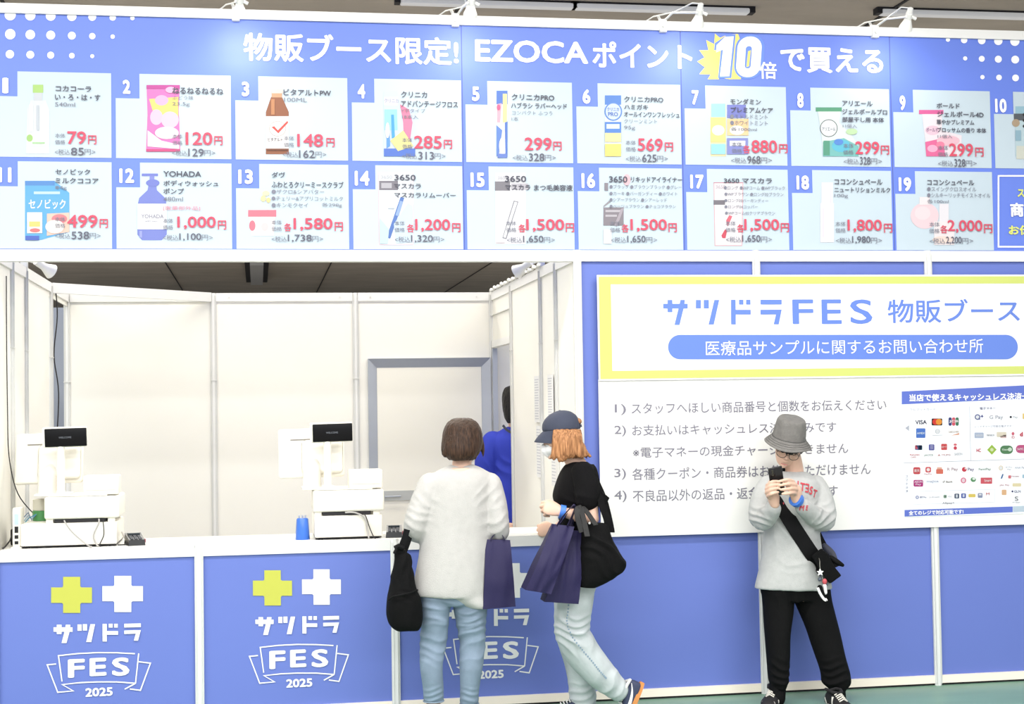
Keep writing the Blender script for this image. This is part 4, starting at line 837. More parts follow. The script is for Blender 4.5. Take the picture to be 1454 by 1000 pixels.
def hand(s, M, sx=1, curl=((20, 30, 20),)*4, spread=4, thumb=((.045, .05, -.008), (.055, .075, -.018), (.052, .098, -.03)), k=1.0):
    """M: wrist frame, y to the fingers, z out of the back of the hand, thumb on side sx"""
    T = lambda p: M @ (V((p[0]*sx, p[1], p[2]))*k)
    ax = (M.to_3x3() @ V((1, 0, 0)))
    s.limb([T((0, -.03, 0)), T((0, .0, 0)), T((.002, .035, .002)), T((0, .07, .003)), T((0, .088, 0))], [(.024*k, .019*k), (.027*k, .018*k), (.038*k, .016*k), (.041*k, .0145*k), (.037*k, .011*k)], ref=ax, caps=True)
    s.ball(V((.022*sx, .03, -.006))*k, (.016*k, .028*k, .014*k), M, 12)
    xs = (.031, .0105, -.0105, -.030); ln = (.068, .077, .071, .056); y0 = (.084, .089, .086, .078); rr = (.0088, .009, .0086, .0076)
    for i in range(4):
        p = V((xs[i], y0[i]-.012, 0)); ang = 0; P = [p.copy()]; sp = math.radians((1.5-i)*spread)
        c3 = curl[i] if i < len(curl) else curl[-1]
        for j, fr_ in enumerate((.46, .30, .26)):
            ang += math.radians(c3[j]); L = ln[i]*fr_+(.012 if j == 0 else 0)
            p = p+V((math.sin(sp)*math.cos(ang)*L, math.cos(sp)*math.cos(ang)*L, -math.sin(ang)*L)); P.append(p.copy())
        s.limb([T(q) for q in P], [rr[i]*1.12*k, rr[i]*1.05*k, rr[i]*.95*k, rr[i]*.8*k], ref=ax, n=10, sub=3)
    s.limb([T((.02, .018, -.004))]+[T(q) for q in thumb], [.014*k, .0115*k, .0105*k, .0085*k], ref=ax, n=10, sub=3)
def arm(s, sh, el, wr, k=1.0):
    s.limb([sh, (V(sh)+V(el))/2, el], [.045*k, .041*k, .035*k]); s.limb([el, (V(el)*.65+V(wr)*.35), wr], [.036*k, .036*k, .024*k])
def shoe(t, M, mats, L=.25, swoosh=None, stripes=False, laces=None):
    """sneaker: y to the toe, z up, sole at z=0"""
    up, so, tr = mats; k = L/.25
    T = lambda p: M @ (V(p)*k)
    pr = [(-.112, .018, .06, .022), (-.10, .030, .078, .018), (-.06, .035, .082, .016), (-.02, .036, .080, .016), (.02, .040, .066, .016), (.06, .045, .054, .016), (.09, .044, .046, .016), (.115, .036, .036, .016), (.132, .018, .026, .018)]
    s = Solid(); R = []
    for y, w, h, z0 in interp(pr, 3):
        R.append([T((w*math.copysign(abs(math.cos(a))**.8, math.cos(a)), y, z0+(h-z0)*max(0, math.sin(a))**.7 if math.sin(a) > 0 else z0)) for a in [2*math.pi*i/24 for i in range(24)]])
    s.rings(R); u = s.done('shoe', t, up, .004, 3)
    m = MB(); out = []
    for i in range(40):
        a = 2*math.pi*i/40; y = math.sin(a); x = math.cos(a)
        out.append((x*(.040+.006*y)*(1 if True else 0), .008+.128*math.copysign(abs(y)**.85, y)))
    vs = [T((x, y, 0.0+(.006 if y > .1 else 0))) for x, y in out]+[T((x*1.02, y*1.01, .024)) for x, y in out]; n = 40
    m.mesh(vs, [[i, (i+1) % n, n+(i+1) % n, n+i] for i in range(n)]+[list(range(n))[::-1], list(range(n, 2*n))], so, True); m.build('sole', u)
    m = MB(); m.tube([T((-.0, -.105, .076)), T((.028, -.085, .088)), T((.034, -.045, .09)), T((.025, -.005, .086)), T((0, .012, .083)), T((-.025, -.005, .086)), T((-.034, -.045, .09)), T((-.028, -.085, .088)), T((0, -.105, .076))], .008*k, tr, 8); m.build('collar', u)
    m = MB()
    for i in range(5):
        y = .008+i*.015; z = .083-i*.0055; w = .021
        m.tube([T((-w, y, z-.008)), T((0, y+.004, z+.004)), T((w, y, z-.008))], .0035*k, laces or tr, 6)
    m.build('lace', u)
    if swoosh:
        bv = BVHTree.FromObject(u, bpy.context.evaluated_depsgraph_get()); m = MB()
        c = [(.075, .030), (.03, .034), (-.02, .040), (-.06, .052), (-.095, .070)]; wd = [.004, .016, .015, .009, .002]
        c = [V((0, *q)) for q in interp(c, 5)]; wd = [float(x[0]) for x in interp([(x,) for x in wd], 5)]
        for sx in (-1, 1):
            pt = []
            for q, w_ in zip(c, wd):
                for dz in (-.5, .5):
                    o = T((sx*.09, q.y, q.z+dz*w_)); d = (T((0, q.y, q.z+dz*w_))-o).normalized(); h = bv.ray_cast(o, d)
                    pt.append((h[0] if h[0] is not None else T((sx*.042, q.y, q.z+dz*w_)))-d*.0022)
            for i in range(len(c)-1): m.poly([pt[2*i], pt[2*i+1], pt[2*i+3], pt[2*i+2]], swoosh, True)
        m.build('side_mark', u)
    if stripes:
        bv = BVHTree.FromObject(u, bpy.context.evaluated_depsgraph_get()); m = MB()
        def strip(pts, w_):
            for sx in (-1, 1):
                P = []
                for y, z in pts:
                    for d_ in (-.5, .5):
                        o = T((sx*.10, y+d_*w_, z)); d = (T((0, y+d_*w_, z*.9))-o).normalized(); h = bv.ray_cast(o, d)
                        P.append((h[0] if h[0] is not None else T((sx*.043, y, z)))-d*.002)
                for i in range(len(pts)-1): m.poly([P[2*i], P[2*i+1], P[2*i+3], P[2*i+2]], so, True)
        strip(interp([(.09, .026), (.085, .033), (.08, .04)], 4), .05); strip(interp([(.03, .024), (.02, .04), (.01, .056), (.0, .07)], 4), .016); strip(interp([(-.06, .024), (-.07, .036), (-.09, .052)], 4), .02)
        m.build('white_overlay', u)
    return u
def band(name, t, a, b, r, w_, mt):
    """flat band around a wrist: axis from a towards b"""
    d = (V(b)-V(a)).normalized(); q = d.to_track_quat('Z', 'Y').to_matrix().to_4x4(); q.translation = V(a)
    m = MB(); m.lathe([(r, -w_/2), (r+.002, -w_/2), (r+.002, w_/2), (r, w_/2)], mt, M=q, seg=24); return m.build(name, t)
def hair_mat(key, c, c2): return mat(key, c, .42, k=.8, var=.35, vscale=7, var2=c2, stretch=(26, 26, 2.2), bump=.5, bscale=9, spec=.2)

# ---- woman in the pale grey cardigan, seen from behind
Y = -.40
pA = thing('person', 'person in a pale grey cardigan and blue jeans seen from behind at the counter', 'person', at(645, 1012, Y)*1.0)
pA.location.z = 0
s = Solid()
HM = frame(at(657, 627, -.345), (.96, -.28, 0), (.27, .93, -.26)); head(s, HM, .97)
s.limb([at(655, 676, -.40), at(656, 655, -.385), at(656.5, 640, -.36)], [.055, .048, .05])
s.rows([(636, 676, 664, .06), (618, 690, 680, .08), (612, 690, 720, .085), (612, 690, 780, .085), (605, 692, 830, .09), (604, 690, 843, .08)], Y, 24)
AL = [at(611, 690, -.40), at(587, 748, -.43), at(604, 757, -.18)]; AR = [at(697, 691, -.40), at(708, 751, -.43), at(694, 756, -.18)]
for q in (AL, AR): arm(s, *q, .95)
hand(s, frame(AL[2], (.9, 0, .15), (.35, 1, -.18)), 1, ((15, 25, 15),)*4); hand(s, frame(AR[2], (.9, 0, -.15), (-.35, 1, -.18)), -1, ((15, 25, 15),)*4)
for pts in ([(622, 850), (617, 910), (614.5, 960), (615.5, 1004)], [(668, 852), (669, 912), (667, 960), (666, 1006)]):
    s.limb([at(*p, Y) for p in pts], [.06, .042, .038, .036])
body = s.done('body', pA, SKIN, .0045, 2)
CARD_ = mat('grey_knit', (204, 202, 198), .9, k=.8, bump=.35, bscale=260, var=.05, vscale=30, spec=.2)
s = Solid()
s.rows([(640, 672, 660, .045, -.39), (628, 684, 665, .065, -.395), (612, 697, 674, .09), (603, 702, 690, .105), (600, 700, 715, .112), (597, 698, 755, .115), (594, 698, 790, .125), (589, 699, 820, .13), (586.5, 700, 838, .13), (588, 699, 847, .125)], Y, 44)
s.rows([(600, 699, 836, .115), (632, 699, 850, .115), (650, 698.5, 858, .11), (660, 696, 863, .10)], Y, 36)
s.limb([at(612, 690, -.40), at(600, 716, -.415), at(590, 744, -.425), at(591.5, 753, -.39), at(598, 756, -.30)], [.068, .066, .062, .062, .055])
s.limb([at(695, 690, -.40), at(702, 716, -.415), at(706, 746, -.425), at(706, 755, -.39), at(701, 757, -.30)], [.066, .064, .06, .06, .055])
s.done('cardigan', pA, CARD_, .007, 4, folds(.006, 8, (1.6, 1, .22), [(at(590, 740, -.48), .13, .0035, V((.3, 0, 1)), 60), (at(705, 742, -.48), .13, .0035, V((-.3, 0, 1)), 60), (at(604, 705, -.5), .12, .004, V((.8, 0, .6)), 55), (at(697, 705, -.5), .12, .004, V((-.8, 0, .6)), 55)]))
JEA = mat('blue_denim', (148, 166, 186), .85, k=.72, var=.16, vscale=9, bump=.2, bscale=300, spec=.2)
s = Solid()
s.rows([(598, 694, 812, .10), (594, 697, 835, .105), (596, 696, 852, .10), (600, 692, 860, .08)], Y, 30)
s.rows([(594, 644, 838, .095), (597, 640, 858, .088), (598, 637, 885, .076), (596, 634.5, 912, .066, -.39), (596, 629, 945, .066, -.41), (600, 630, 975, .055, -.41), (601.5, 630, 996, .05)], Y, 30)
s.rows([(642, 697, 838, .095), (643, 693, 860, .088), (648, 690, 888, .076), (652, 689, 915, .066, -.39), (652.5, 686, 945, .066, -.41), (653, 681, 975, .056, -.41), (653.5, 679.5, 1000, .05)], Y, 30)
kn = [(at(616, 905, -.46), .20, .005, V((.25, 0, 1)), 62), (at(671, 908, -.46), .20, .005, V((-.25, 0, 1)), 62), (at(618, 870, -.48), .14, .006, V((.4, 0, 1)), 60), (at(668, 872, -.48), .14, .006, V((-.4, 0, 1)), 60), (at(616, 990, -.45), .09, .004, V((0, 0, 1)), 90), (at(667, 992, -.45), .09, .004, V((0, 0, 1)), 90)]
jA = s.done('jeans', pA, JEA, .006, 3, folds(.004, 10, (1, 1, .6), kn))
m = MB()
for xl, xr, py in ((601.5, 630, 995.5), (653.5, 679.5, 999.5)):
    a, b = at(xl, py, Y), at(xr, py, Y); c = (a+b)/2; m.tube([c+V((math.cos(t)*(b-a).length/2*1.01, math.sin(t)*.052, 0)) for t in [2*math.pi*i/24 for i in range(25)]], .0035, JEA, 6)
m.build('hem', jA)
HB_ = hair_mat('dark_brown_hair', (80, 58, 44), (40, 28, 22))
s = Solid()
s.rows([(646, 666, 594, .03, -.37), (639, 674, 597, .07, -.37), (632, 681, 605, .10, -.375), (628.5, 684.5, 616, .112, -.375), (627.5, 685, 628, .105, -.39), (629, 683, 639, .09, -.41), (633, 678, 648, .07, -.425), (638, 671, 654, .05, -.43)], -.4, 40)
for i in range(26):
    a = i/25; x = 632+a*44; y0 = 640-6*math.sin(a*3.1); ln = 12+random.uniform(-7, 7)
    s.limb([at(x, y0, -.46+.05*abs(a-.5)), at(x+random.uniform(-1.5, 1.5), y0+ln*.6, -.475+.07*abs(a-.5)), at(x+random.uniform(-2, 2), y0+ln, -.465+.07*abs(a-.5))], [.011, .009, .003], n=8, sub=2)
for x, y in ((684, 634), (685, 640), (631, 640), (629, 636)): s.limb([at(x-2 if x > 650 else x+2, y-12, -.39), at(x, y, -.385), at(x+(1 if x > 650 else -1), y+10, -.38)], [.014, .011, .003], n=8, sub=2)
s.done('hair', pA, HB_, .004, 2, lambda p: .0035*nz(p, 1, (70, 70, 6))+.003*nz(p, 1, (25, 25, 5)))
m = MB(); m.tube([HM @ V((.073, .03, .004)), HM @ V((.078, .0, .008)), HM @ V((.07, -.03, 0))], .003, BLACKP); m.tube([HM @ V((.06, .09, .0)), HM @ V((.076, .05, .004))], .003, BLACKP); m.build('glasses_arm', pA)
m = MB()
for i in range(2):
    pass
Ms = Solid(); Ms.ball((0, .085, -.055), (.058, .04, .045), HM); Ms.done('face_mask', pA, mat('mask_white', (246, 246, 246), .8, k=.86), .004, 2)
SH = (mat('dark_shoe', (60, 58, 62), .6), mat('shoe_sole_dark', (40, 38, 38), .7), mat('shoe_trim', (80, 78, 80), .6))
for px in (615.5, 666):
    o = at(px, 1012, -.37); o.z = 0; shoe(pA, frame(o+V((0, 0, .0)), (1, 0, 0), (.04 if px > 640 else -.04, 1, 0)), SH, .235)
# ---- bags: soft volumes
def soft_bag(name, parent, rows, Yc, mt, fold, ex=.7, voxel=.006, sm=3):
    s = Solid(); s.rows(rows, Yc, 36, 4, ex); return s.done(name, parent, mt, voxel, sm, fold)
def slab(corners, thick, bulge=.012, n=14, wr=.004, seed=0, tap=.5):
    """soft tote: corners = top-left, top-right, bottom-right, bottom-left (points); thick = depth towards +Y at the bottom"""
    tl, tr, br, bl = [V(c) for c in corners]; nrm = (tr-tl).cross(bl-tl).normalized()
    if nrm.y > 0: nrm = -nrm
    vs = []
    for side in (1, -1):
        for j in range(n+1):
            for i in range(n+1):
                u, w_ = i/n, j/n
                p = (tl*(1-u)+tr*u)*(1-w_)+(bl*(1-u)+br*u)*w_
                d = thick*(.12+.88*min(1, w_*1.6)**.8)/2
                q = p+nrm*side*(d+bulge*math.sin(math.pi*u)*math.sin(math.pi*min(1, w_*1.0)))
                q = q+nrm*side*wr*(1-abs(noise.noise(V((u*3+seed, w_*2+side, seed*.7)))*3))
                vs.append(q)
    f = []; k = (n+1)*(n+1); ix = lambda s_, i, j: s_*k+j*(n+1)+i
    for j in range(n):
        for i in range(n):
            f.append([ix(0, i, j), ix(0, i, j+1), ix(0, i+1, j+1), ix(0, i+1, j)]); f.append([ix(1, i, j), ix(1, i+1, j), ix(1, i+1, j+1), ix(1, i, j+1)])
    for i in range(n):
        f.append([ix(0, i, 0), ix(0, i+1, 0), ix(1, i+1, 0), ix(1, i, 0)]); f.append([ix(0, i, n), ix(1, i, n), ix(1, i+1, n), ix(0, i+1, n)])
        f.append([ix(0, 0, i), ix(1, 0, i), ix(1, 0, i+1), ix(0, 0, i+1)]); f.append([ix(0, n, i), ix(0, n, i+1), ix(1, n, i+1), ix(1, n, i)])
    return vs, f
def strap(m, pts, w_, mt, side, t=.0022):
    """flat webbing through points; side = direction of its width"""
    Q = [V(p) for p in interp([tuple(p) for p in pts], 6)]; vs, fs = [], []; S0 = V(side)
    for i, p in enumerate(Q):
        d = (Q[min(i+1, len(Q)-1)]-Q[max(0, i-1)]).normalized(); sd = (S0-d*S0.dot(d)).normalized(); n = d.cross(sd)
        for a, b in ((-1, -1), (1, -1), (1, 1), (-1, 1)): vs.append(p+sd*a*w_/2+n*b*t/2)
    for i in range(len(Q)-1):
        for k in range(4): a, b = i*4+k, i*4+(k+1) % 4; fs.append([a, b, b+4, a+4])
    fs.append([3, 2, 1, 0]); L = (len(Q)-1)*4; fs.append([L, L+1, L+2, L+3]); m.mesh(vs, fs, mt, False)
NAVY = mat('navy_nonwoven', (46, 40, 90), .6, k=.55, spec=.3, bump=.15, bscale=180, var=.08, vscale=6)
NAVYD = mat('navy_nonwoven_handle', (42, 36, 80), .6, k=.55, spec=.3)
BLKF = mat('black_cotton', (27, 27, 28), .85, k=.4, spec=.12, bump=.2, bscale=160, var=.1, vscale=12)
BLKS = mat('black_strap', (24, 24, 26), .7, k=.4, spec=.15)
GLTH = mat('grey_leather_handle', (66, 66, 66), .5, k=.42, spec=.3)

# bags of the woman in grey
Y = -.47
b = thing('drawstring_bag', 'black drawstring bag hanging at the left side of the grey cardigan', 'bag', at(573, 896, Y))
soft_bag('pouch', b, [(561, 574, 781, .02), (560, 580, 786, .035), (559, 585, 800, .05), (556, 588, 820, .065), (552.5, 592, 838, .078), (550, 596, 848, .085), (548.5, 598.5, 862, .085), (549, 599.5, 876, .08), (553, 598, 888, .07), (562, 594, 895, .05)], Y, BLKF,
         folds(.007, 13, (1.6, 1, .5), [(at(570, 795, Y), .16, .008, V((1, .3, 0)), 75), (at(575, 846, Y-.08), .05, .006, V((0, 0, 1)), 60)]), .85)
m = MB(); P = [at(x, y, Y-.02) for x, y in ((578, 752), (574, 766), (569, 780), (568, 790))]; strap(m, P, .03, BLKS, (1, 0, 0), .008); P = [at(x, y, Y+.03) for x, y in ((584, 752), (580, 768), (574, 784))]; strap(m, P, .026, BLKS, (1, 0, 0), .008); m.build('strap', b)
m = MB(); m.tube([at(561, 779, Y-.03), at(566, 776, Y-.035), at(573, 779, Y-.03)], .014, BLKS); m.tube([at(563, 780, Y-.04), at(560, 786, Y-.05)], .008, BLKS); m.build('knot', b)
m = MB(); m.tube([at(552, 852, Y-.065), at(558, 847.5, Y-.088), at(570, 845, Y-.098), at(583, 842, Y-.09), at(593, 838, Y-.06)], .0045, BLKS); m.build('pocket_seam', b)
Y = -.46
b = thing('tote_bag', 'upright navy tote bag at the right side of the grey cardigan', 'bag', at(708, 862, Y), 'navy tote bags')
vs, fs = slab([at(689, 766, Y), at(724, 767, Y), at(730, 860, Y), at(684, 864, Y)], .09, .006, wr=.003, seed=2)
m = MB(); m.mesh(vs, fs, NAVY, True); m.build('bag_body', b)
m = MB(); strap(m, [at(696, 768, Y-.006), at(701, 760, Y), at(709, 757, Y+.02), at(714, 762, Y), at(717, 768, Y-.006)], .022, NAVYD, (0, 1, 0)); m.build('handle', b)

# ---- woman in navy cap, side view
Y = -.40
pB = thing('person', 'person in a navy cap and black short-sleeved top holding bags at the counter', 'person', at(830, 1012, Y)); pB.location.z = 0
HB = frame(at(797, 620, -.385), (.10, .99, 0), (-.96, .10, -.15)) @ Matrix.Scale(.9, 4); s = Solid(); head(s, HB, 1.0)
s.limb([at(822, 668, -.39), at(813, 650, -.387), at(800, 636, -.385)], [.058, .048, .05])
s.rows([(806, 836, 664, .08), (798, 842, 685, .11), (794, 842, 710, .11), (800, 840, 745, .10), (800, 840, 790, .11), (800, 836, 835, .10)], Y, 24)
aN = [at(831, 676, -.545), at(841, 737, -.575), at(797, 727, -.56)]; aF = [at(822, 676, -.235), at(812, 738, -.20), at(788, 752, -.045)]
arm(s, *aN, .95); arm(s, *aF, .95)
FN = frame(aN[2], (.0, .35, .9), (-1, 0, .33))   # near hand: loose fist, thumb up
hand(s, FN, 1, ((50, 75, 55), (58, 80, 55), (66, 82, 55), (74, 82, 55)), 2, ((.040, .055, -.012), (.040, .085, -.03), (.022, .10, -.042)), .96)
fF = frame(aF[2], (.2, .25, .9), (-.86, .42, -.05)); hand(s, fF, 1, ((40, 55, 40), (46, 60, 40), (52, 64, 40), (58, 66, 40)), 2, ((.040, .05, -.012), (.044, .08, -.03), (.032, .10, -.045)), .96)
s.limb([at(815, 850, -.46), at(814, 905, -.46), at(846, 950, -.45), at(884, 978, -.44)], [.06, .048, .045, .035]); s.limb([at(812, 850, -.30), at(813, 912, -.30), at(824, 960, -.29), at(827, 1004, -.28)], [.06, .048, .04, .034])
s.done('body', pB, SKIN, .0042, 2)
TOPB = mat('black_knit', (27, 26, 28), .85, k=.4, spec=.12, bump=.25, bscale=240)
s = Solid()
s.rows([(809, 834, 655, .065, -.39), (803, 839, 661, .10), (797, 845, 671, .145), (790, 849, 688, .15), (785.5, 850, 704, .145), (788, 849, 716, .14), (793, 848, 735, .135), (797, 847, 756, .135), (798, 847, 768, .13)], Y, 44)
s.limb([at(828, 672, -.52), at(834, 692, -.555), at(834, 709, -.57), at(834, 712, -.572)], [.062, .066, .062, .055]); s.limb([at(820, 672, -.28), at(818, 692, -.235), at(818, 712, -.215)], [.06, .064, .06])
s.done('top', pB, TOPB, .006, 4, folds(.005, 9, (1, 1, .5), [(at(812, 722, -.54), .12, .006, V((.4, 0, 1)), 60), (at(825, 690, -.6), .12, .004, V((.9, 0, .5)), 60)]))
JEB = mat('light_denim', (212, 218, 220), .85, k=.78, var=.14, vscale=10, bump=.2, bscale=300)
s = Solid()
s.rows([(797, 847, 762, .125), (792, 851, 800, .135), (789, 845, 836, .13), (794, 838, 850, .11)], Y, 36)
s.limb([at(819, 815, -.47), at(815, 850, -.48), at(813, 880, -.475), at(814, 903, -.47), at(826, 926, -.46), at(845, 949, -.455), at(865, 969, -.45), at(877, 979.5, -.45)], [.098, .096, .09, .088, .088, .081, .07, .058], ref=(0, 1, 0), n=24)
s.limb([at(812, 815, -.32), at(811, 850, -.315), at(812, 885, -.31), at(813, 912, -.305), at(820, 940, -.295), at(826, 968, -.29), at(828, 994, -.285)], [.09, .09, .082, .076, .072, .07, .068], ref=(0, 1, 0), n=24)
jb = s.done('jeans', pB, JEB, .006, 3, folds(.0055, 10, (1, 1, .6), [(at(812, 898, -.55), .17, .010, V((.3, 0, 1)), 62), (at(832, 912, -.52), .10, .009, V((.8, 0, .6)), 70), (at(868, 972, -.5), .12, .007, V((.7, 0, -.6)), 75), (at(826, 985, -.33), .12, .007, V((0, 0, 1)), 75)]))
bv = BVHTree.FromObject(jb, bpy.context.evaluated_depsgraph_get()); m = MB()
for q in interp([(817, 845), (815, 870), (814, 892), (822, 912), (836, 930), (850, 946), (862, 961), (872, 972)], 5):
    p = at(q[0], q[1], -.7); h = bv.ray_cast(p, V((0, 1, 0)))
    if h[0] is not None: m.box(tuple(h[0]-V((.0035, .002, .0042))), tuple(h[0]+V((.0035, .002, .0042))), mat('seam_shadow_blue', (150, 172, 192), .9, k=.7))  # blue boxes paint the dashed shadows along the side seam
m.build('seam_shadow_dashes', jb)
SHB = (mat('navy_suede', (58, 66, 96), .7, k=.7), mat('gum_sole', (222, 146, 78), .6, k=.8), mat('shoe_lining_white', (232, 230, 226), .7))
SWW = mat('shoe_white', (248, 246, 244), .5, k=.85)
o = at(897, 993, -.45); fm = frame(at(893, 984, -.45), (0, 1, 0), (-.5, .05, -1)); 
if (fm.to_3x3() @ V((0, 0, 1))).x > 0: fm = frame(at(893, 984, -.45), (0, -1, 0), (-.5, .05, -1))
fm.translation = at(901, 1000, -.45)+V((0, 0, .0)); shoe(pB, fm, SHB, .24, SWW)
o = at(815, 1006, -.30); o.z = 0; shoe(pB, frame(o, (.05, 1, 0), (-1, .05, 0)), SHB, .24, SWW)
band('wristband', pB, aN[2]*.97+aN[1]*.03, aN[1], .033, .026, mat('blue_paper_band', (70, 130, 226), .5))
# cap
CAPM = mat('navy_cap_cotton', (66, 72, 92), .8, k=.7, bump=.2, bscale=260, var=.05, vscale=20)
s = Solid(); TH = lambda p: HB @ V(p)
R = []
for z, rx, ry, cy in interp([(.036, .086, .108, -.008), (.05, .0865, .109, -.008), (.075, .083, .104, -.011), (.10, .071, .088, -.014), (.12, .048, .06, -.016), (.130, .02, .026, -.016), (.132, .006, .008, -.016)], 4):
    R.append([TH((rx*math.cos(2*math.pi*i/40), cy+ry*math.sin(2*math.pi*i/40), .036+(z-.036)*1.14+.012*math.sin(2*math.pi*i/40)*(.13-z)/.1)) for i in range(40)])
s.rings(R); cp = s.done('cap', pB, CAPM, .0045, 2, lambda p: .001*nz(p, 30))
m = MB(); n = 14; top, bot = [], []
for j in range(5):
    for i in range(n+1):
        a = math.radians(20+140*i/n); r = j/4
        x = math.cos(a)*(.083+.004*r); y = -.008+math.sin(a)*(.106)+r*.058*math.sin(a)**1.3; z = .046-.030*r-.03*(abs(math.cos(a))**2)*r*.9-.018*r*r
        top.append(TH((x, y, z))); bot.append(TH((x, y, z-.004)))
vs = top+bot; k = 5*(n+1); fs = []
for j in range(4):
    for i in range(n):
        a = j*(n+1)+i; fs += [[a, a+1, a+n+2, a+n+1], [k+a, k+a+n+1, k+a+n+2, k+a+1]]
for i in range(n): fs += [[4*(n+1)+i, 4*(n+1)+i+1, k+4*(n+1)+i+1, k+4*(n+1)+i], [i, k+i, k+i+1, i+1]]
for j in range(4): fs += [[j*(n+1), (j+1)*(n+1), k+(j+1)*(n+1), k+j*(n+1)], [j*(n+1)+n, k+j*(n+1)+n, k+(j+1)*(n+1)+n, (j+1)*(n+1)+n]]
m.mesh(vs, fs, CAPM, True); m.build('brim', cp)
m = MB(); m.box((-.03, -.122, .034), (.03, -.112, .05), CAPM, .002, M=HB); m.build('back_strap', cp)
m = MB(); m.lathe([(.007, .128), (.006, .134), (.002, .1355)], CAPM, M=HB @ Matrix.Translation((0, -.016, .013)), seg=12); m.build('button', cp)
HAB = hair_mat('auburn_hair', (204, 148, 102), (146, 94, 58))
m = Solid()
for zz, ry in ((0, 0),):
    R = []
    for py, xl, xr, ryy in interp([(610, 782, 820, .074), (616, 781, 823, .088), (628, 783, 827, .097), (638, 783, 830, .095), (646, 781, 834, .086), (650, 783, 829, .07)], 4):
        a, b_ = at(xl, py, -.385), at(xr, py, -.385); c = (a+b_)/2; ax = (b_-a)/2
        R.append([c+ax*math.cos(2*math.pi*i/40)+V((0, ryy*math.sin(2*math.pi*i/40), 0)) for i in range(40)])
    m.rings(R)
for sgn in (-1, 1):
    for i in range(16):
        u = i/15; x0 = 787+u*37; yb = 655-7*abs(u-.25)*1.4+random.uniform(-2, 2); fl = (-4 if u < .2 else 0)+(7 if u > .75 else 0)
        d = .078+.018*math.sin(math.pi*u)
        m.limb([at(x0, 611, -.385+sgn*d*.8), at(x0, 622, -.385+sgn*d*.97), at(x0+fl*.3, 642, -.385+sgn*d), at(x0+fl*.8+random.uniform(-1, 1), yb-3, -.385+sgn*d*.96), at(x0+fl*1.25+random.uniform(-1, 1), yb+1, -.385+sgn*d*.9)], [.006, .011, .011, .008, .003], n=8, sub=3)
for i in range(8):
    yy = -.385+(-.06+.12*i/7); m.limb([at(826, 632, yy), at(831, 642, yy), at(836, 647, yy), at(840, 648.5, yy)], [.014, .012, .008, .003], n=8, sub=3)
m.ball((0, -.108, .068), (.034, .02, .022), HB)
m.done('hair', pB, HAB, .004, 2, lambda p: .004*nz(p, 1, (75, 75, 6))+.003*nz(p, 1, (28, 28, 5)))
s = Solid(); s.ball((0, .064, -.060), (.055, .046, .040), HB); s.limb([HB @ V((0, .108, -.036)), HB @ V((0, .105, -.06)), HB @ V((0, .09, -.088))], [.013, .02, .016], n=12); fmk = s.done('face_mask', pB, mat('mask_white', (246, 246, 246), .8, k=.86), .004, 4)
m = MB(); m.tube([HB @ V((-.05, .07, -.04)), HB @ V((-.072, .03, -.015)), HB @ V((-.083, .0, .015))], .0018, SWW); m.tube([HB @ V((-.05, .07, -.04)), HB @ V((-.03, .1, -.03))], .0018, SWW); m.build('ear_loop', fmk)
m = MB()
for sx in (-1, 1): m.tube([HB @ V((sx*.019, .091, .010)), HB @ V((sx*.03, .0915, .0075)), HB @ V((sx*.043, .082, .009))], .0018, BLACKP)
m.build('eyelashes', pB)

# bags of the woman in the cap
def tote(lbl, q, Yt, thick, seed, hpts):
    b = thing('tote_bag', lbl, 'bag', at(*q[2], Yt), 'navy tote bags')
    vs, fs = slab([at(x, y, Yt) for x, y in q], thick, .012, wr=.006, seed=seed); m = MB(); m.mesh(vs, fs, NAVY, True); m.build('bag_body', b)
    for dy, pts in zip((-.035, .035), hpts):
        m = MB(); strap(m, [at(x, y, Yt+dd+dy*(i in (0, len(pts)-1))) for i, (x, y, dd) in enumerate(pts)], .020, NAVYD, (.5, .86, 0)); m.build('handle', b)
    return b
tote('navy tote bag tilted in front, hanging from the forearm with the blue wristband', [(784, 744), (815, 748), (779, 842), (743, 836)], -.66, .12, 4, [[(791, 747, .02), (800, 733, .03), (813, 719, .04), (816, 724, .06), (806, 748, .02)], [(794, 746, .03), (806, 730, .08), (816, 720, .10), (820, 728, .1), (809, 748, .03)]])
tote('second navy tote bag hanging between the tilted one and the black tote', [(803, 752), (830, 755), (818, 856), (770, 853)], -.60, .11, 9, [[(810, 755, .02), (814, 735, .02), (820, 722, .02), (823, 735, .02), (824, 756, .02)], [(812, 755, .04), (817, 735, .05), (822, 722, .06), (825, 738, .05), (826, 756, .04)]])
Y = -.62
b = thing('tote_bag', 'slouchy black tote bag hanging from the shoulder of the person in the cap', 'bag', at(848, 836, Y))
soft_bag('bag_body', b, [(826, 862, 743, .04), (825, 866, 756, .06), (824, 872, 772, .08), (823, 882, 788, .09), (822.5, 889, 799, .09), (822, 886, 809, .085), (822, 872, 820, .075), (822, 856, 829, .06), (823, 845, 835, .04)], Y, BLKF,
         folds(.007, 8, (.8, 1, 1.2), [(at(855, 765, Y-.08), .18, .009, V((.8, 0, .7)), 48), (at(870, 795, Y-.08), .14, .008, V((.7, 0, 1)), 50)]), .8)
m = MB(); strap(m, [at(838, 660, -.48), at(843, 668, -.55), at(848, 690, -.58), at(854, 715, -.61), at(862, 738, -.64), at(864, 752, -.64)], .036, BLKF, (1, .2, 0), .006); m.build('shoulder_strap', b)
m = MB(); strap(m, [at(838, 668, -.46), at(849, 690, -.49), at(858, 712, -.52), at(865, 740, -.57), at(868, 756, -.60)], .036, BLKF, (1, .2, 0), .006); m.build('shoulder_strap', b)
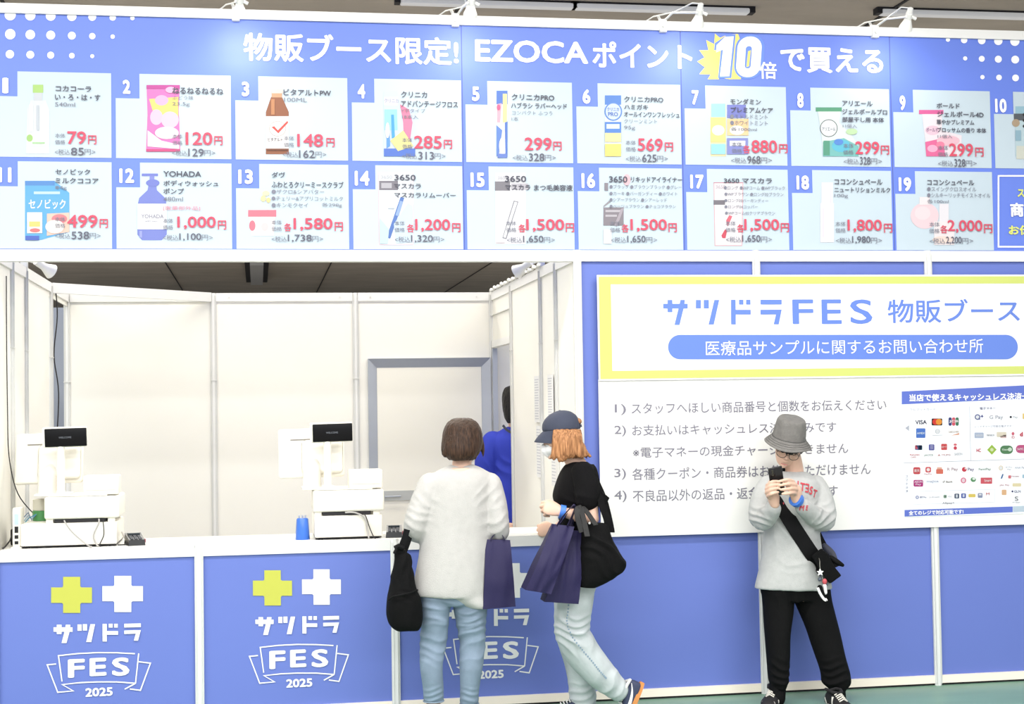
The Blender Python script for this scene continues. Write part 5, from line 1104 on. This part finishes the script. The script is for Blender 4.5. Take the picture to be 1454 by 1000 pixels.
m = MB(); strap(m, [at(826, 756, -.70), at(820, 735, -.69), at(820, 724, -.67), at(825, 724, -.66), at(834, 762, -.71)], .028, GLTH, (1, .3, 0), .005); m.build('leather_handle', b)
m = MB(); strap(m, [at(832, 748, -.62), at(825, 728, -.62), at(826, 720, -.63), at(834, 728, -.66), at(846, 746, -.71)], .026, GLTH, (1, .3, 0), .005); m.build('leather_handle', b)
m = MB(); strap(m, [at(850, 702, -.58), at(856, 707, -.59), at(862, 712, -.58)], .04, BLKF, (0, 0, 1), .012); m.build('bow', b)
m = MB(); m.ball = None; m.lathe([(.0, -.003), (.006, -.002), (.006, .002), (.0, .003)], mat('snap_metal', (220, 220, 216), .25, .8), M=Matrix.Translation(at(837, 743, -.72)) @ Matrix.Rotation(math.pi/2, 4, 'X'), seg=12); m.build('snap', b)

# ---- staff member in the doorway, seen from behind
Y = 2.3
pD = thing('person', 'person with short black hair and bright blue tee seen from behind in the doorway', 'person', at(734, 930, Y)); pD.location.z = 0
HD = frame(at(732.5, 573, 2.33), (.98, .17, 0), (-.16, .97, -.18)); s = Solid(); head(s, HD, 1.02)
s.limb([at(735, 628, Y), at(734, 612, Y+.005), at(733, 595, Y+.02)], [.062, .056, .06]); s.rows([(702, 766, 640, .07), (704, 764, 680, .09), (706, 762, 750, .09), (704, 764, 800, .09)], Y, 24)
dl = [at(695, 640, Y), at(693, 700, Y+.02), at(715, 746, Y-.16)]; dr = [at(773, 642, Y), at(779, 702, Y+.02), at(770, 748, Y+.2)]
arm(s, *dl); arm(s, *dr)
hand(s, frame(dl[2], (.9, -.3, .1), (.5, -.6, -.5)), 1, ((20, 30, 20),)*4); hand(s, frame(dr[2], (-.9, .1, .1), (0, .9, -.4)), 1, ((20, 30, 20),)*4)
for x in (722, 747): s.limb([at(x, 795, Y), at(x, 860, Y), at(x, 928, Y)], [.075, .055, .04])
s.done('body', pD, SKIN, .006, 2)
TEE = mat('royal_blue_tee', (44, 64, 196), .8, k=.72, bump=.15, bscale=240, var=.05, vscale=10)
s = Solid(); s.rows([(721, 750, 606, .06), (711, 758, 611, .085), (697, 772, 620, .11), (691, 778, 632, .125), (698, 771, 652, .135), (701, 768, 690, .135), (702, 767, 750, .14), (702, 768, 785, .14)], Y, 40)
s.limb([at(699, 627, Y), at(692, 648, Y), at(691, 675, Y+.01)], [.075, .082, .08]); s.limb([at(769, 628, Y), at(777, 650, Y), at(778, 676, Y+.01)], [.075, .082, .08])
s.done('tee_shirt', pD, TEE, .008, 4, folds(.009, 7, (1.3, 1, .3), [(at(705, 668, Y-.1), .18, .008, V((.9, 0, .4)), 45)]))
s = Solid(); s.rows([(703, 767, 772, .12), (703, 767, 805, .12)], Y, 24)
for x in (720, 749): s.limb([at(x, 800, Y), at(x, 860, Y), at(x, 925, Y)], [.088, .074, .068])
s.done('trousers', pD, mat('dark_trousers', (44, 44, 52), .8, k=.6), .01, 3, folds(.005, 8))
for x in (720, 749):
    o = at(x, 930, Y+.05); o.z = 0; shoe(pD, frame(o, (1, 0, 0), (0, 1, 0)), SH, .26)
HDM = hair_mat('black_hair', (34, 31, 33), (18, 17, 19))
s = Solid(); s.rows([(723, 742, 548, .04, 2.335), (717, 748, 551, .08, 2.33), (713.5, 751.5, 560, .105, 2.325), (712.8, 752, 572, .11, 2.31), (714, 751, 584, .095, 2.285), (717, 748, 594, .075, 2.26), (721, 744, 601, .05, 2.25)], 2.3, 36)
s.done('hair', pD, HDM, .006, 2, lambda p: .004*nz(p, 1, (50, 50, 8)))
m = MB(); strap(m, [at(714, 604, 2.20), at(719, 610, 2.19), at(726, 614, 2.18), at(734, 615, 2.18), at(745, 612, 2.19), at(755, 604, 2.20)], .018, mat('lanyard', (70, 74, 92), .6), (0, -.3, 1), .003); m.build('lanyard', pD)

# ---- person in the bucket hat looking at a phone
Y = -.24
pC = thing('person', 'person in a grey bucket hat and grey sweatshirt leaning on the wall over a phone', 'person', at(1130, 1000, Y)); pC.location.z = 0
HC = frame(at(1119, 631, -.28), (-.93, -.30, -.08), (-.30, -.80, -.50)); s = Solid()
if (HC.to_3x3() @ V((0, 0, 1))).z < 0: HC = frame(at(1119, 631, -.28), (-.93, -.30, .08), (-.30, -.80, -.50))
head(s, HC, .89)
s.limb([at(1127, 682, -.23), at(1128, 666, -.235), at(1123, 648, -.25)], [.056, .048, .052])
s.rows([(1100, 1150, 676, .07), (1094, 1156, 690, .085), (1096, 1154, 740, .085), (1094, 1158, 800, .09), (1092, 1166, 836, .09), (1096, 1164, 852, .08)], Y, 24)
cR = [at(1090, 690, -.24), at(1080, 738, -.30), at(1100, 716, -.47)]; cL = [at(1160, 690, -.24), at(1168, 738, -.30), at(1131, 711, -.47)]
arm(s, *cR, .92); arm(s, *cL, .92)
PH = frame(at(1103, 686, -.53), (.94, -.05, -.10), (-.30, -.10, .90))  # phone: x right, y up along the phone, z towards us or away
hand(s, frame(cR[2], (-.1, -.55, .7), (-.02, -.45, 1.0)), 1, ((38, 55, 35), (42, 58, 38), (46, 60, 40), (50, 60, 40)), 3, ((.040, .05, -.012), (.05, .078, -.012), (.045, .10, -.02)), .92) if False else None
def fing(P, r): s.limb(P, r, n=10, sub=3)
# hands laid out by joints: palms behind the phone's edges, four fingers across its back, thumb on the glass
Yh = -.50
def jp(x, y, d=0): return at(x, y, Yh+d)
s.limb([cR[2], jp(1098, 706, .03), jp(1096, 696, .03), jp(1097, 690, .03)], [.025, .033, .034, .024], ref=(0, 1, 0))
for k, (kn_, md, tp) in enumerate((((1089, 690), (1097, 684), (1105, 683.5)), ((1088, 695), (1096, 689.5), (1106, 688.5)), ((1088, 700), (1096, 695), (1106, 693.5)), ((1090, 705), (1097, 701), (1105, 699)))):
    fing([jp(kn_[0]+4, kn_[1]+3, .03), jp(*kn_, -.005), jp((kn_[0]+md[0])/2-.5, (kn_[1]+md[1])/2, -.035), jp(*md, -.048), jp(*tp, -.042)], [.011, .0098, .0092, .0085, .007])
fing([jp(1094, 700, .04), jp(1091, 690, .045), jp(1095, 681, .04)], [.012, .010, .008])
s.limb([cL[2], jp(1130, 702, .03), jp(1128, 695, .025), jp(1126, 690, .025)], [.025, .033, .034, .024], ref=(0, 1, 0))
for k, (kn_, md, tp) in enumerate((((1127, 684.5), (1116, 681.5), (1106, 684)), ((1130, 689.5), (1118, 687.5), (1107.5, 689.5)), ((1131, 695), (1119, 694.5), (1109, 695.5)), ((1129, 700.5), (1119, 701), (1111, 701.5)))):
    fing([jp(kn_[0]-3, kn_[1]+4, .03), jp(*kn_, -.015), jp((kn_[0]+md[0])/2, (kn_[1]+md[1])/2-.8, -.045), jp(*md, -.057), jp(*tp, -.052)], [.0115, .0102, .0096, .0088, .0072])
fing([jp(1124, 700, .04), jp(1118, 690, .045), jp(1113, 682, .04)], [.012, .010, .008])
for px in ((1106, 848, 1104, 905, 1104, 984), (1150, 848, 1168, 905, 1190, 990)): s.limb([at(px[0], px[1], Y), at(px[2], px[3], Y-.03), at(px[4], px[5], Y-.08)], [.07, .05, .036])
s.done('body', pC, SKIN, .0038, 2)
SWT = mat('grey_marl', (198, 199, 197), .9, k=.78, var=.06, vscale=45, bump=.25, bscale=240)
s = Solid()
s.rows([(1108, 1147, 670, .05, -.235), (1097, 1154, 676, .075, -.238), (1087, 1163, 684, .10), (1083, 1167, 695, .115), (1085, 1164, 712, .12), (1087, 1162, 740, .122), (1084, 1165, 775, .126), (1078, 1173, 810, .13), (1074, 1179, 828, .132), (1072.5, 1180.5, 836, .13)], Y, 44)
s.limb([at(1092, 690, -.24), at(1084, 706, -.26), at(1079, 728, -.29), at(1081, 738, -.31), at(1090, 733, -.37), at(1098, 722, -.44)], [.06, .062, .062, .06, .055, .043])
s.limb([at(1158, 690, -.24), at(1166, 706, -.26), at(1170, 728, -.29), at(1168, 739, -.31), at(1156, 733, -.37), at(1140, 720, -.44)], [.06, .063, .064, .062, .055, .044])
sw = s.done('sweatshirt', pC, SWT, .006, 4, folds(.005, 9, (1.2, 1, .5), [(at(1078, 735, -.36), .12, .008, V((.6, 0, 1)), 62), (at(1170, 735, -.36), .13, .008, V((-.6, 0, 1)), 60), (at(1152, 726, -.42), .09, .006, V((1, 0, .3)), 80), (at(1093, 724, -.42), .08, .006, V((1, 0, .3)), 80), (at(1130, 770, -.36), .22, .004, V((.5, 0, 1)), 40)]))
m = MB(); a, b_ = at(1108, 671, -.235), at(1147, 671, -.235); c = (a+b_)/2; rx = (b_-a).length/2
m.tube([c+V((rx*1.0*math.cos(t), .055*math.sin(t), -.012-.018*max(0, -math.sin(t)))) for t in [2*math.pi*i/32 for i in range(33)]], .008, SWT, 8); m.build('neck_rib', sw)
bv = BVHTree.FromObject(sw, bpy.context.evaluated_depsgraph_get()); m = MB(); REDL = mat('red_flock', (204, 72, 84), .8, k=.8)
for ch, x, y, rot, hh in (('I', 1133.5, 688.5, -14, 11), ('T', 1139.5, 691.5, -14, 11.5), ('Ǝ', 1146, 693.5, -12, 11.5), ('S', 1152, 696.5, -16, 11.5), ('T', 1158, 701, -20, 11), ('M', 1103, 717, 8, 9), ('W', 1109.5, 718.5, 4, 9), ('M', 1126.5, 719, -8, 8), ('E', 1133, 719, -10, 7)):
    vs, fs = text_mesh(ch, .03); xa = min(v[0] for v in vs); xb = max(v[0] for v in vs); k = hh/.7/279; ca, sa = math.cos(math.radians(rot)), math.sin(math.radians(rot)); c = at(x, y, -.35)
    out = []
    for v in vs:
        u, w_ = (v[0]-(xa+xb)/2)*k*.72, (v[1]-.35)*k; p = c+V((u*ca-w_*sa, -.5, u*sa+w_*ca)); z_ = v[2]; h = bv.ray_cast(p, V((0, 1, 0)))
        out.append((h[0] if h[0] is not None else c)-V((0, .004+z_, 0)))
    m.mesh(out, fs, REDL)
m.build_split('chest_lettering', sw, .002)
PNT = mat('black_sweatpants', (28, 28, 29), .88, k=.4, spec=.12, bump=.2, bscale=200, var=.06, vscale=16)
s = Solid()
s.rows([(1082, 1172, 818, .11), (1080, 1177, 838, .115), (1084, 1177, 852, .105)], Y, 36)
s.rows([(1081, 1127, 836, .11), (1084, 1126, 860, .10), (1087, 1121, 900, .09, -.27), (1089, 1120, 935, .085, -.29), (1091, 1119, 960, .08, -.30), (1092.5, 1118, 970, .07, -.31), (1098, 1114, 978, .055, -.31)], Y, 30)
s.rows([(1123, 1177.5, 836, .11), (1130, 1181, 858, .10), (1146, 1190, 895, .09, -.27), (1158, 1198, 930, .085, -.30), (1166, 1206, 955, .082, -.32), (1168, 1207.5, 970, .078, -.33), (1178, 1200, 979, .06, -.33), (1180, 1198, 986, .05, -.33)], Y, 30)
s.done('sweatpants', pC, PNT, .006, 3, folds(.007, 8, (1.2, 1, .4), [(at(1105, 958, -.37), .12, .009, V((.2, 0, 1)), 70), (at(1185, 960, -.4), .13, .010, V((-.2, 0, 1)), 70), (at(1125, 850, -.34), .13, .006, V((.8, 0, .6)), 60)]))
s = Solid()
for px in ((1105, 966, 1103, 992), (1188, 972, 1190, 1000)): s.limb([at(px[0], px[1], Y-.06), at((px[0]+px[2])/2, (px[1]+px[3])/2, Y-.075), at(px[2], px[3], Y-.09)], [.045, .044, .045])
s.done('socks', pC, BLKF, .005, 2)
SHC = (mat('black_mesh_shoe', (30, 28, 30), .7, k=.6), mat('off_white_sole', (236, 232, 224), .6), mat('black_collar', (34, 32, 34), .8, k=.6))
LCE = mat('cream_lace', (236, 230, 218), .7)
o = atZ(1098, 1001, 0); shoe(pC, frame(o, (-.84, .54, 0), (-.54, -.84, 0)), SHC, .255, None, True, LCE)
o = at(1190, 1007, -.40); o = atZ(1190, 1008, 0); shoe(pC, frame(o, (-.99, .05, 0), (.03, -1, 0)), SHC, .255, None, True, LCE)
band('wristband', pC, cL[2]*.86+jp(1130, 702, .03)*.14, cL[1], .036, .024, mat('blue_paper_band', (70, 130, 226), .5))
# bucket hat
HAT = mat('grey_corduroy', (136, 133, 129), .9, k=.72, var=.14, vscale=40, bump=.4, bscale=160)
TH = lambda p: HH @ V(p)
HH = frame(at(1120.5, 621.5, -.295), (-.975, -.2, .03), (-.2, -.95, -.27))
if (HH.to_3x3() @ V((0, 0, 1))).z < 0: HH = frame(at(1120.5, 621.5, -.295), (.975, .2, 0), (-.2, -.95, -.27))
s = Solid(); R = []
for z, rx, ry in interp([(-.006, .088, .104), (.03, .085, .10), (.066, .080, .094), (.092, .075, .088), (.104, .066, .078), (.109, .045, .055), (.110, .01, .012)], 4): R.append([TH((rx*math.cos(2*math.pi*i/40), ry*math.sin(2*math.pi*i/40)-.008, z)) for i in range(40)])
s.rings(R); ht = s.done('bucket_hat', pC, HAT, .0045, 2, lambda p: .002*nz(p, 22))
m = MB(); n = 48; vs = []
for lay in (0, -.004):
    for z, rx, ry in ((.004, .0875, .104), (-.008, .094, .111), (-.022, .109, .127), (-.036, .124, .143)):
        for i in range(n):
            a = 2*math.pi*i/n; wv = .004*math.sin(3*a+1)*(-z/.036); vs.append(TH((rx*math.cos(a), ry*math.sin(a)-.008, z+lay+wv)))
fs = []
for L in (0, 1):
    for j in range(3):
        for i in range(n):
            a, b_ = (L*4+j)*n+i, (L*4+j)*n+(i+1) % n; fs.append([a, b_, b_+n, a+n] if L else [a, a+n, b_+n, b_])
for i in range(n): fs.append([3*n+i, 3*n+(i+1) % n, 7*n+(i+1) % n, 7*n+i][::-1]); fs.append([i, (i+1) % n, 4*n+(i+1) % n, 4*n+i])
m.mesh(vs, fs, HAT, True); m.build('brim', ht)
m = MB()
for z, k in ((-.012, .0), (-.020, .009), (-.029, .018)): m.tube([TH(((.098+k)*math.cos(2*math.pi*i/40), (.115+k)*math.sin(2*math.pi*i/40)-.008, z+.0015+.004*math.sin(3*2*math.pi*i/40+1)*(-z/.036))) for i in range(41)], .0012, mat('hat_stitch', (96, 95, 93), .9, k=.7), 5)
m.tube([TH((.0885*math.cos(2*math.pi*i/40), .105*math.sin(2*math.pi*i/40)-.008, .002)) for i in range(41)], .0022, mat('hat_stitch', (96, 95, 93), .9), 5); m.build('stitching', ht)
# hair under the hat, glasses, eyes
s = Solid()
for i in range(26):
    a = math.radians(-35+250*i/25); x, y = .074*math.cos(a), .092*math.sin(a)-.004
    ln = .05 if y > .03 else .075; ln *= random.uniform(.8, 1.1)
    s.limb([HC @ V((x*.96, y*.96, .03)), HC @ V((x*1.05, y*1.04, .01)), HC @ V((x*1.08, y*1.07, .05-ln))], [.014, .012, .004], n=8, sub=2)
s.ball((0, -.014, .0), (.077, .094, .05), HC); s.limb([HC @ V((0, -.09, .02)), HC @ V((0, -.095, -.03)), HC @ V((0, -.08, -.065))], [(.062, .022), (.06, .026), (.05, .02)], ref=HC.to_3x3() @ V((1, 0, 0)))
s.done('hair', pC, HDM, .004, 2, lambda p: .003*nz(p, 1, (70, 70, 8)))
m = MB(); GF = mat('glasses_frame', (70, 64, 62), .35)
for sx in (-1, 1):
    m.tube([HC @ V((sx*.033+.025*math.cos(2*math.pi*i/24), .105-.012*abs(sx*.033+.025*math.cos(2*math.pi*i/24))/.058, -.008+.021*math.sin(2*math.pi*i/24))) for i in range(25)], .0016, GF, 6)
    m.tube([HC @ V((sx*.058, .094, -.002)), HC @ V((sx*.074, .04, .004)), HC @ V((sx*.076, -.01, .006))], .0016, GF, 6)
m.tube([HC @ V((-.009, .104, -.004)), HC @ V((0, .108, -.002)), HC @ V((.009, .104, -.004))], .0016, GF, 6); m.build('glasses', pC)
m = MB()
for sx in (-1, 1):
    m.tube([HC @ V((sx*.018, .0885, .0)), HC @ V((sx*.03, .0895, -.0035)), HC @ V((sx*.042, .082, -.001))], .002, BLACKP, 6)
m.build('eyelashes', pC)
m = MB(); m.tube([HC @ V((-.018, .0915, -.069)), HC @ V((0, .0975, -.0685)), HC @ V((.018, .0915, -.069))], [.002, .0032, .002], mat('lip_pink', (206, 130, 124), .5), 8); m.build('lips', pC)
# phone
ph = thing('smartphone', 'black smartphone held in both hands under the bucket hat', 'phone', at(1102, 685, Yh))
up = (jp(1098, 667)-jp(1106, 705)); PM = frame((jp(1099, 668)+jp(1106, 700))/2+V((0, -.005, 0)), (.97, 0, -.1), up+V((0, -.03, 0)))
m = MB(); m.box((-.037, -.075, -.0045), (.037, .078, .0045), BLACKP, .004, M=PM, seg=3); m.build('case', ph)
zs = -1 if (PM.to_3x3() @ V((0, 0, 1))).y > 0 else 1
m = MB(); m.box((-.032, .03, zs*.0045), (-.004, .072, zs*.0075), mat('camera_plate', (24, 24, 26), .25), .002, M=PM); m.build('camera_plate', ph)
for y in (.04, .052, .063):
    m = MB(); m.lathe([(.0052, 0), (.0052, .002), (.003, .0026)], mat('lens_glass', (70, 70, 60), .1, .4), M=PM @ Matrix.Translation((-.018, y, zs*.0075)) @ Matrix.Rotation(0 if zs > 0 else math.pi, 4, 'X'), seg=14); m.build('camera_lens', ph)
m = MB(); m.box((-.034, -.072, -zs*.0052), (.034, .074, -zs*.0044), mat('phone_screen', (30, 34, 40), .1), M=PM); m.build('screen', ph)
# sling bag and charms
sl = thing('sling_bag', 'black sling bag worn across the grey sweatshirt', 'bag', at(1178, 830, -.38))
bvs = bv
def on(x, y, off=.006):
    p = at(x, y, -.9); d = (at(x, y, 0)-p).normalized(); h = bvs.ray_cast(p, d); return (h[0]-d*off) if h[0] is not None else at(x, y, -.36)
m = MB(); pts = [on(1101, 704, .008), on(1108, 716, .008), on(1122, 740), on(1136, 762), on(1150, 783), on(1162, 800, .01), at(1172, 812, -.36)]
strap(m, pts, .078, BLKS, (.8, 0, .55), .005); m.build('strap', sl)
m = MB(); strap(m, [on(1101, 704, .006), on(1098, 694, .006), on(1097, 686, .006), at(1099, 677, -.27), at(1104, 671, -.22), at(1120, 676, -.12), at(1165, 770, -.10), at(1186, 806, -.2)], .05, BLKS, (.8, 0, .5), .004); m.build('strap', sl)
s = Solid()
def quad(P, y0, y1):
    A = [at(x, y, y0) for x, y in P]; B_ = [at(x, y, y1) for x, y in P]; s.rings([A, B_])
quad([(1152, 790), (1166, 779), (1176, 787), (1184, 804), (1194.5, 817.5), (1179, 829), (1172, 822)][::-1], -.42, -.28); s.done('bag_body', sl, BLKF, .005, 3, folds(.004, 10))
s = Solid(); s.limb([at(1180, 792, -.36), at(1188, 798, -.37), at(1197, 803, -.37)], [(.012, .014), (.014, .016), (.008, .010)]); s.done('strap_end', sl, BLKS, .004, 2)
s = Solid(); s.limb([at(1171, 776, -.22), at(1180, 786, -.24), at(1185, 794, -.28)], [.018, .022, .016]); s.done('strap_pad', sl, mat('dark_grey_pad', (64, 66, 80), .7), .005, 2)
Yk = -.455
kc = thing('charm_cluster', 'dangling charms with white star and tiny sneaker on the black sling bag', 'charm', at(1167, 852, Yk))
m = MB(); m.tube([at(1163, 793, -.43), at(1164, 797, Yk), at(1164, 803, Yk), at(1165, 811, Yk)], .0022, mat('chain_metal', (190, 186, 176), .3, .8), 6); m.tube([at(1165, 811, Yk), at(1168, 822, Yk), at(1170, 834, Yk), at(1168, 838, Yk)], .0022, mat('chain_metal', (190, 186, 176), .3, .8), 6); m.build('chain', kc)
m = MB(); c = at(1164.5, 813, Yk-.01); st = [c+V((math.sin(math.pi*i/5)*(.019 if i % 2 == 0 else .009), 0, math.cos(math.pi*i/5)*(.019 if i % 2 == 0 else .009))) for i in range(10)]
m.mesh([p+V((0, -.004, 0)) for p in st]+[p+V((0, .004, 0)) for p in st], [list(range(10))[::-1], list(range(10, 20))]+[[i, (i+1) % 10, 10+(i+1) % 10, 10+i] for i in range(10)], SWW); m.build('star', kc)
s = Solid(); s.ball(at(1171, 826, Yk-.005), (.013, .011, .016)); s.done('red_bead', kc, mat('charm_red', (206, 84, 92), .5), .003, 1)
s = Solid(); s.ball(at(1164, 823, Yk), .011); s.ball(at(1166, 818, Yk), .007); s.ball(at(1174, 830, Yk), .008); s.done('dark_bead', kc, mat('charm_slate', (84, 92, 104), .5), .003, 1)
s = Solid(); s.limb([at(1171, 832, Yk-.004), at(1172, 842, Yk-.004)], [(.013, .010), (.012, .010)]); s.done('white_bead', kc, SWW, .003, 1)
s = Solid(); s.limb([at(1164, 834, Yk-.008), at(1167, 842, Yk-.008), at(1171, 850, Yk-.008)], [(.012, .014), (.012, .013), (.010, .009)]); s.done('tiny_shoe', kc, BLKF, .003, 1)
m = MB(); strap(m, [at(1161, 835, Yk-.024), at(1165, 844, Yk-.024), at(1171, 852, Yk-.022), at(1174, 851, Yk-.022)], .012, SWW, (1, 0, .5), .010); m.build('tiny_sole', kc)
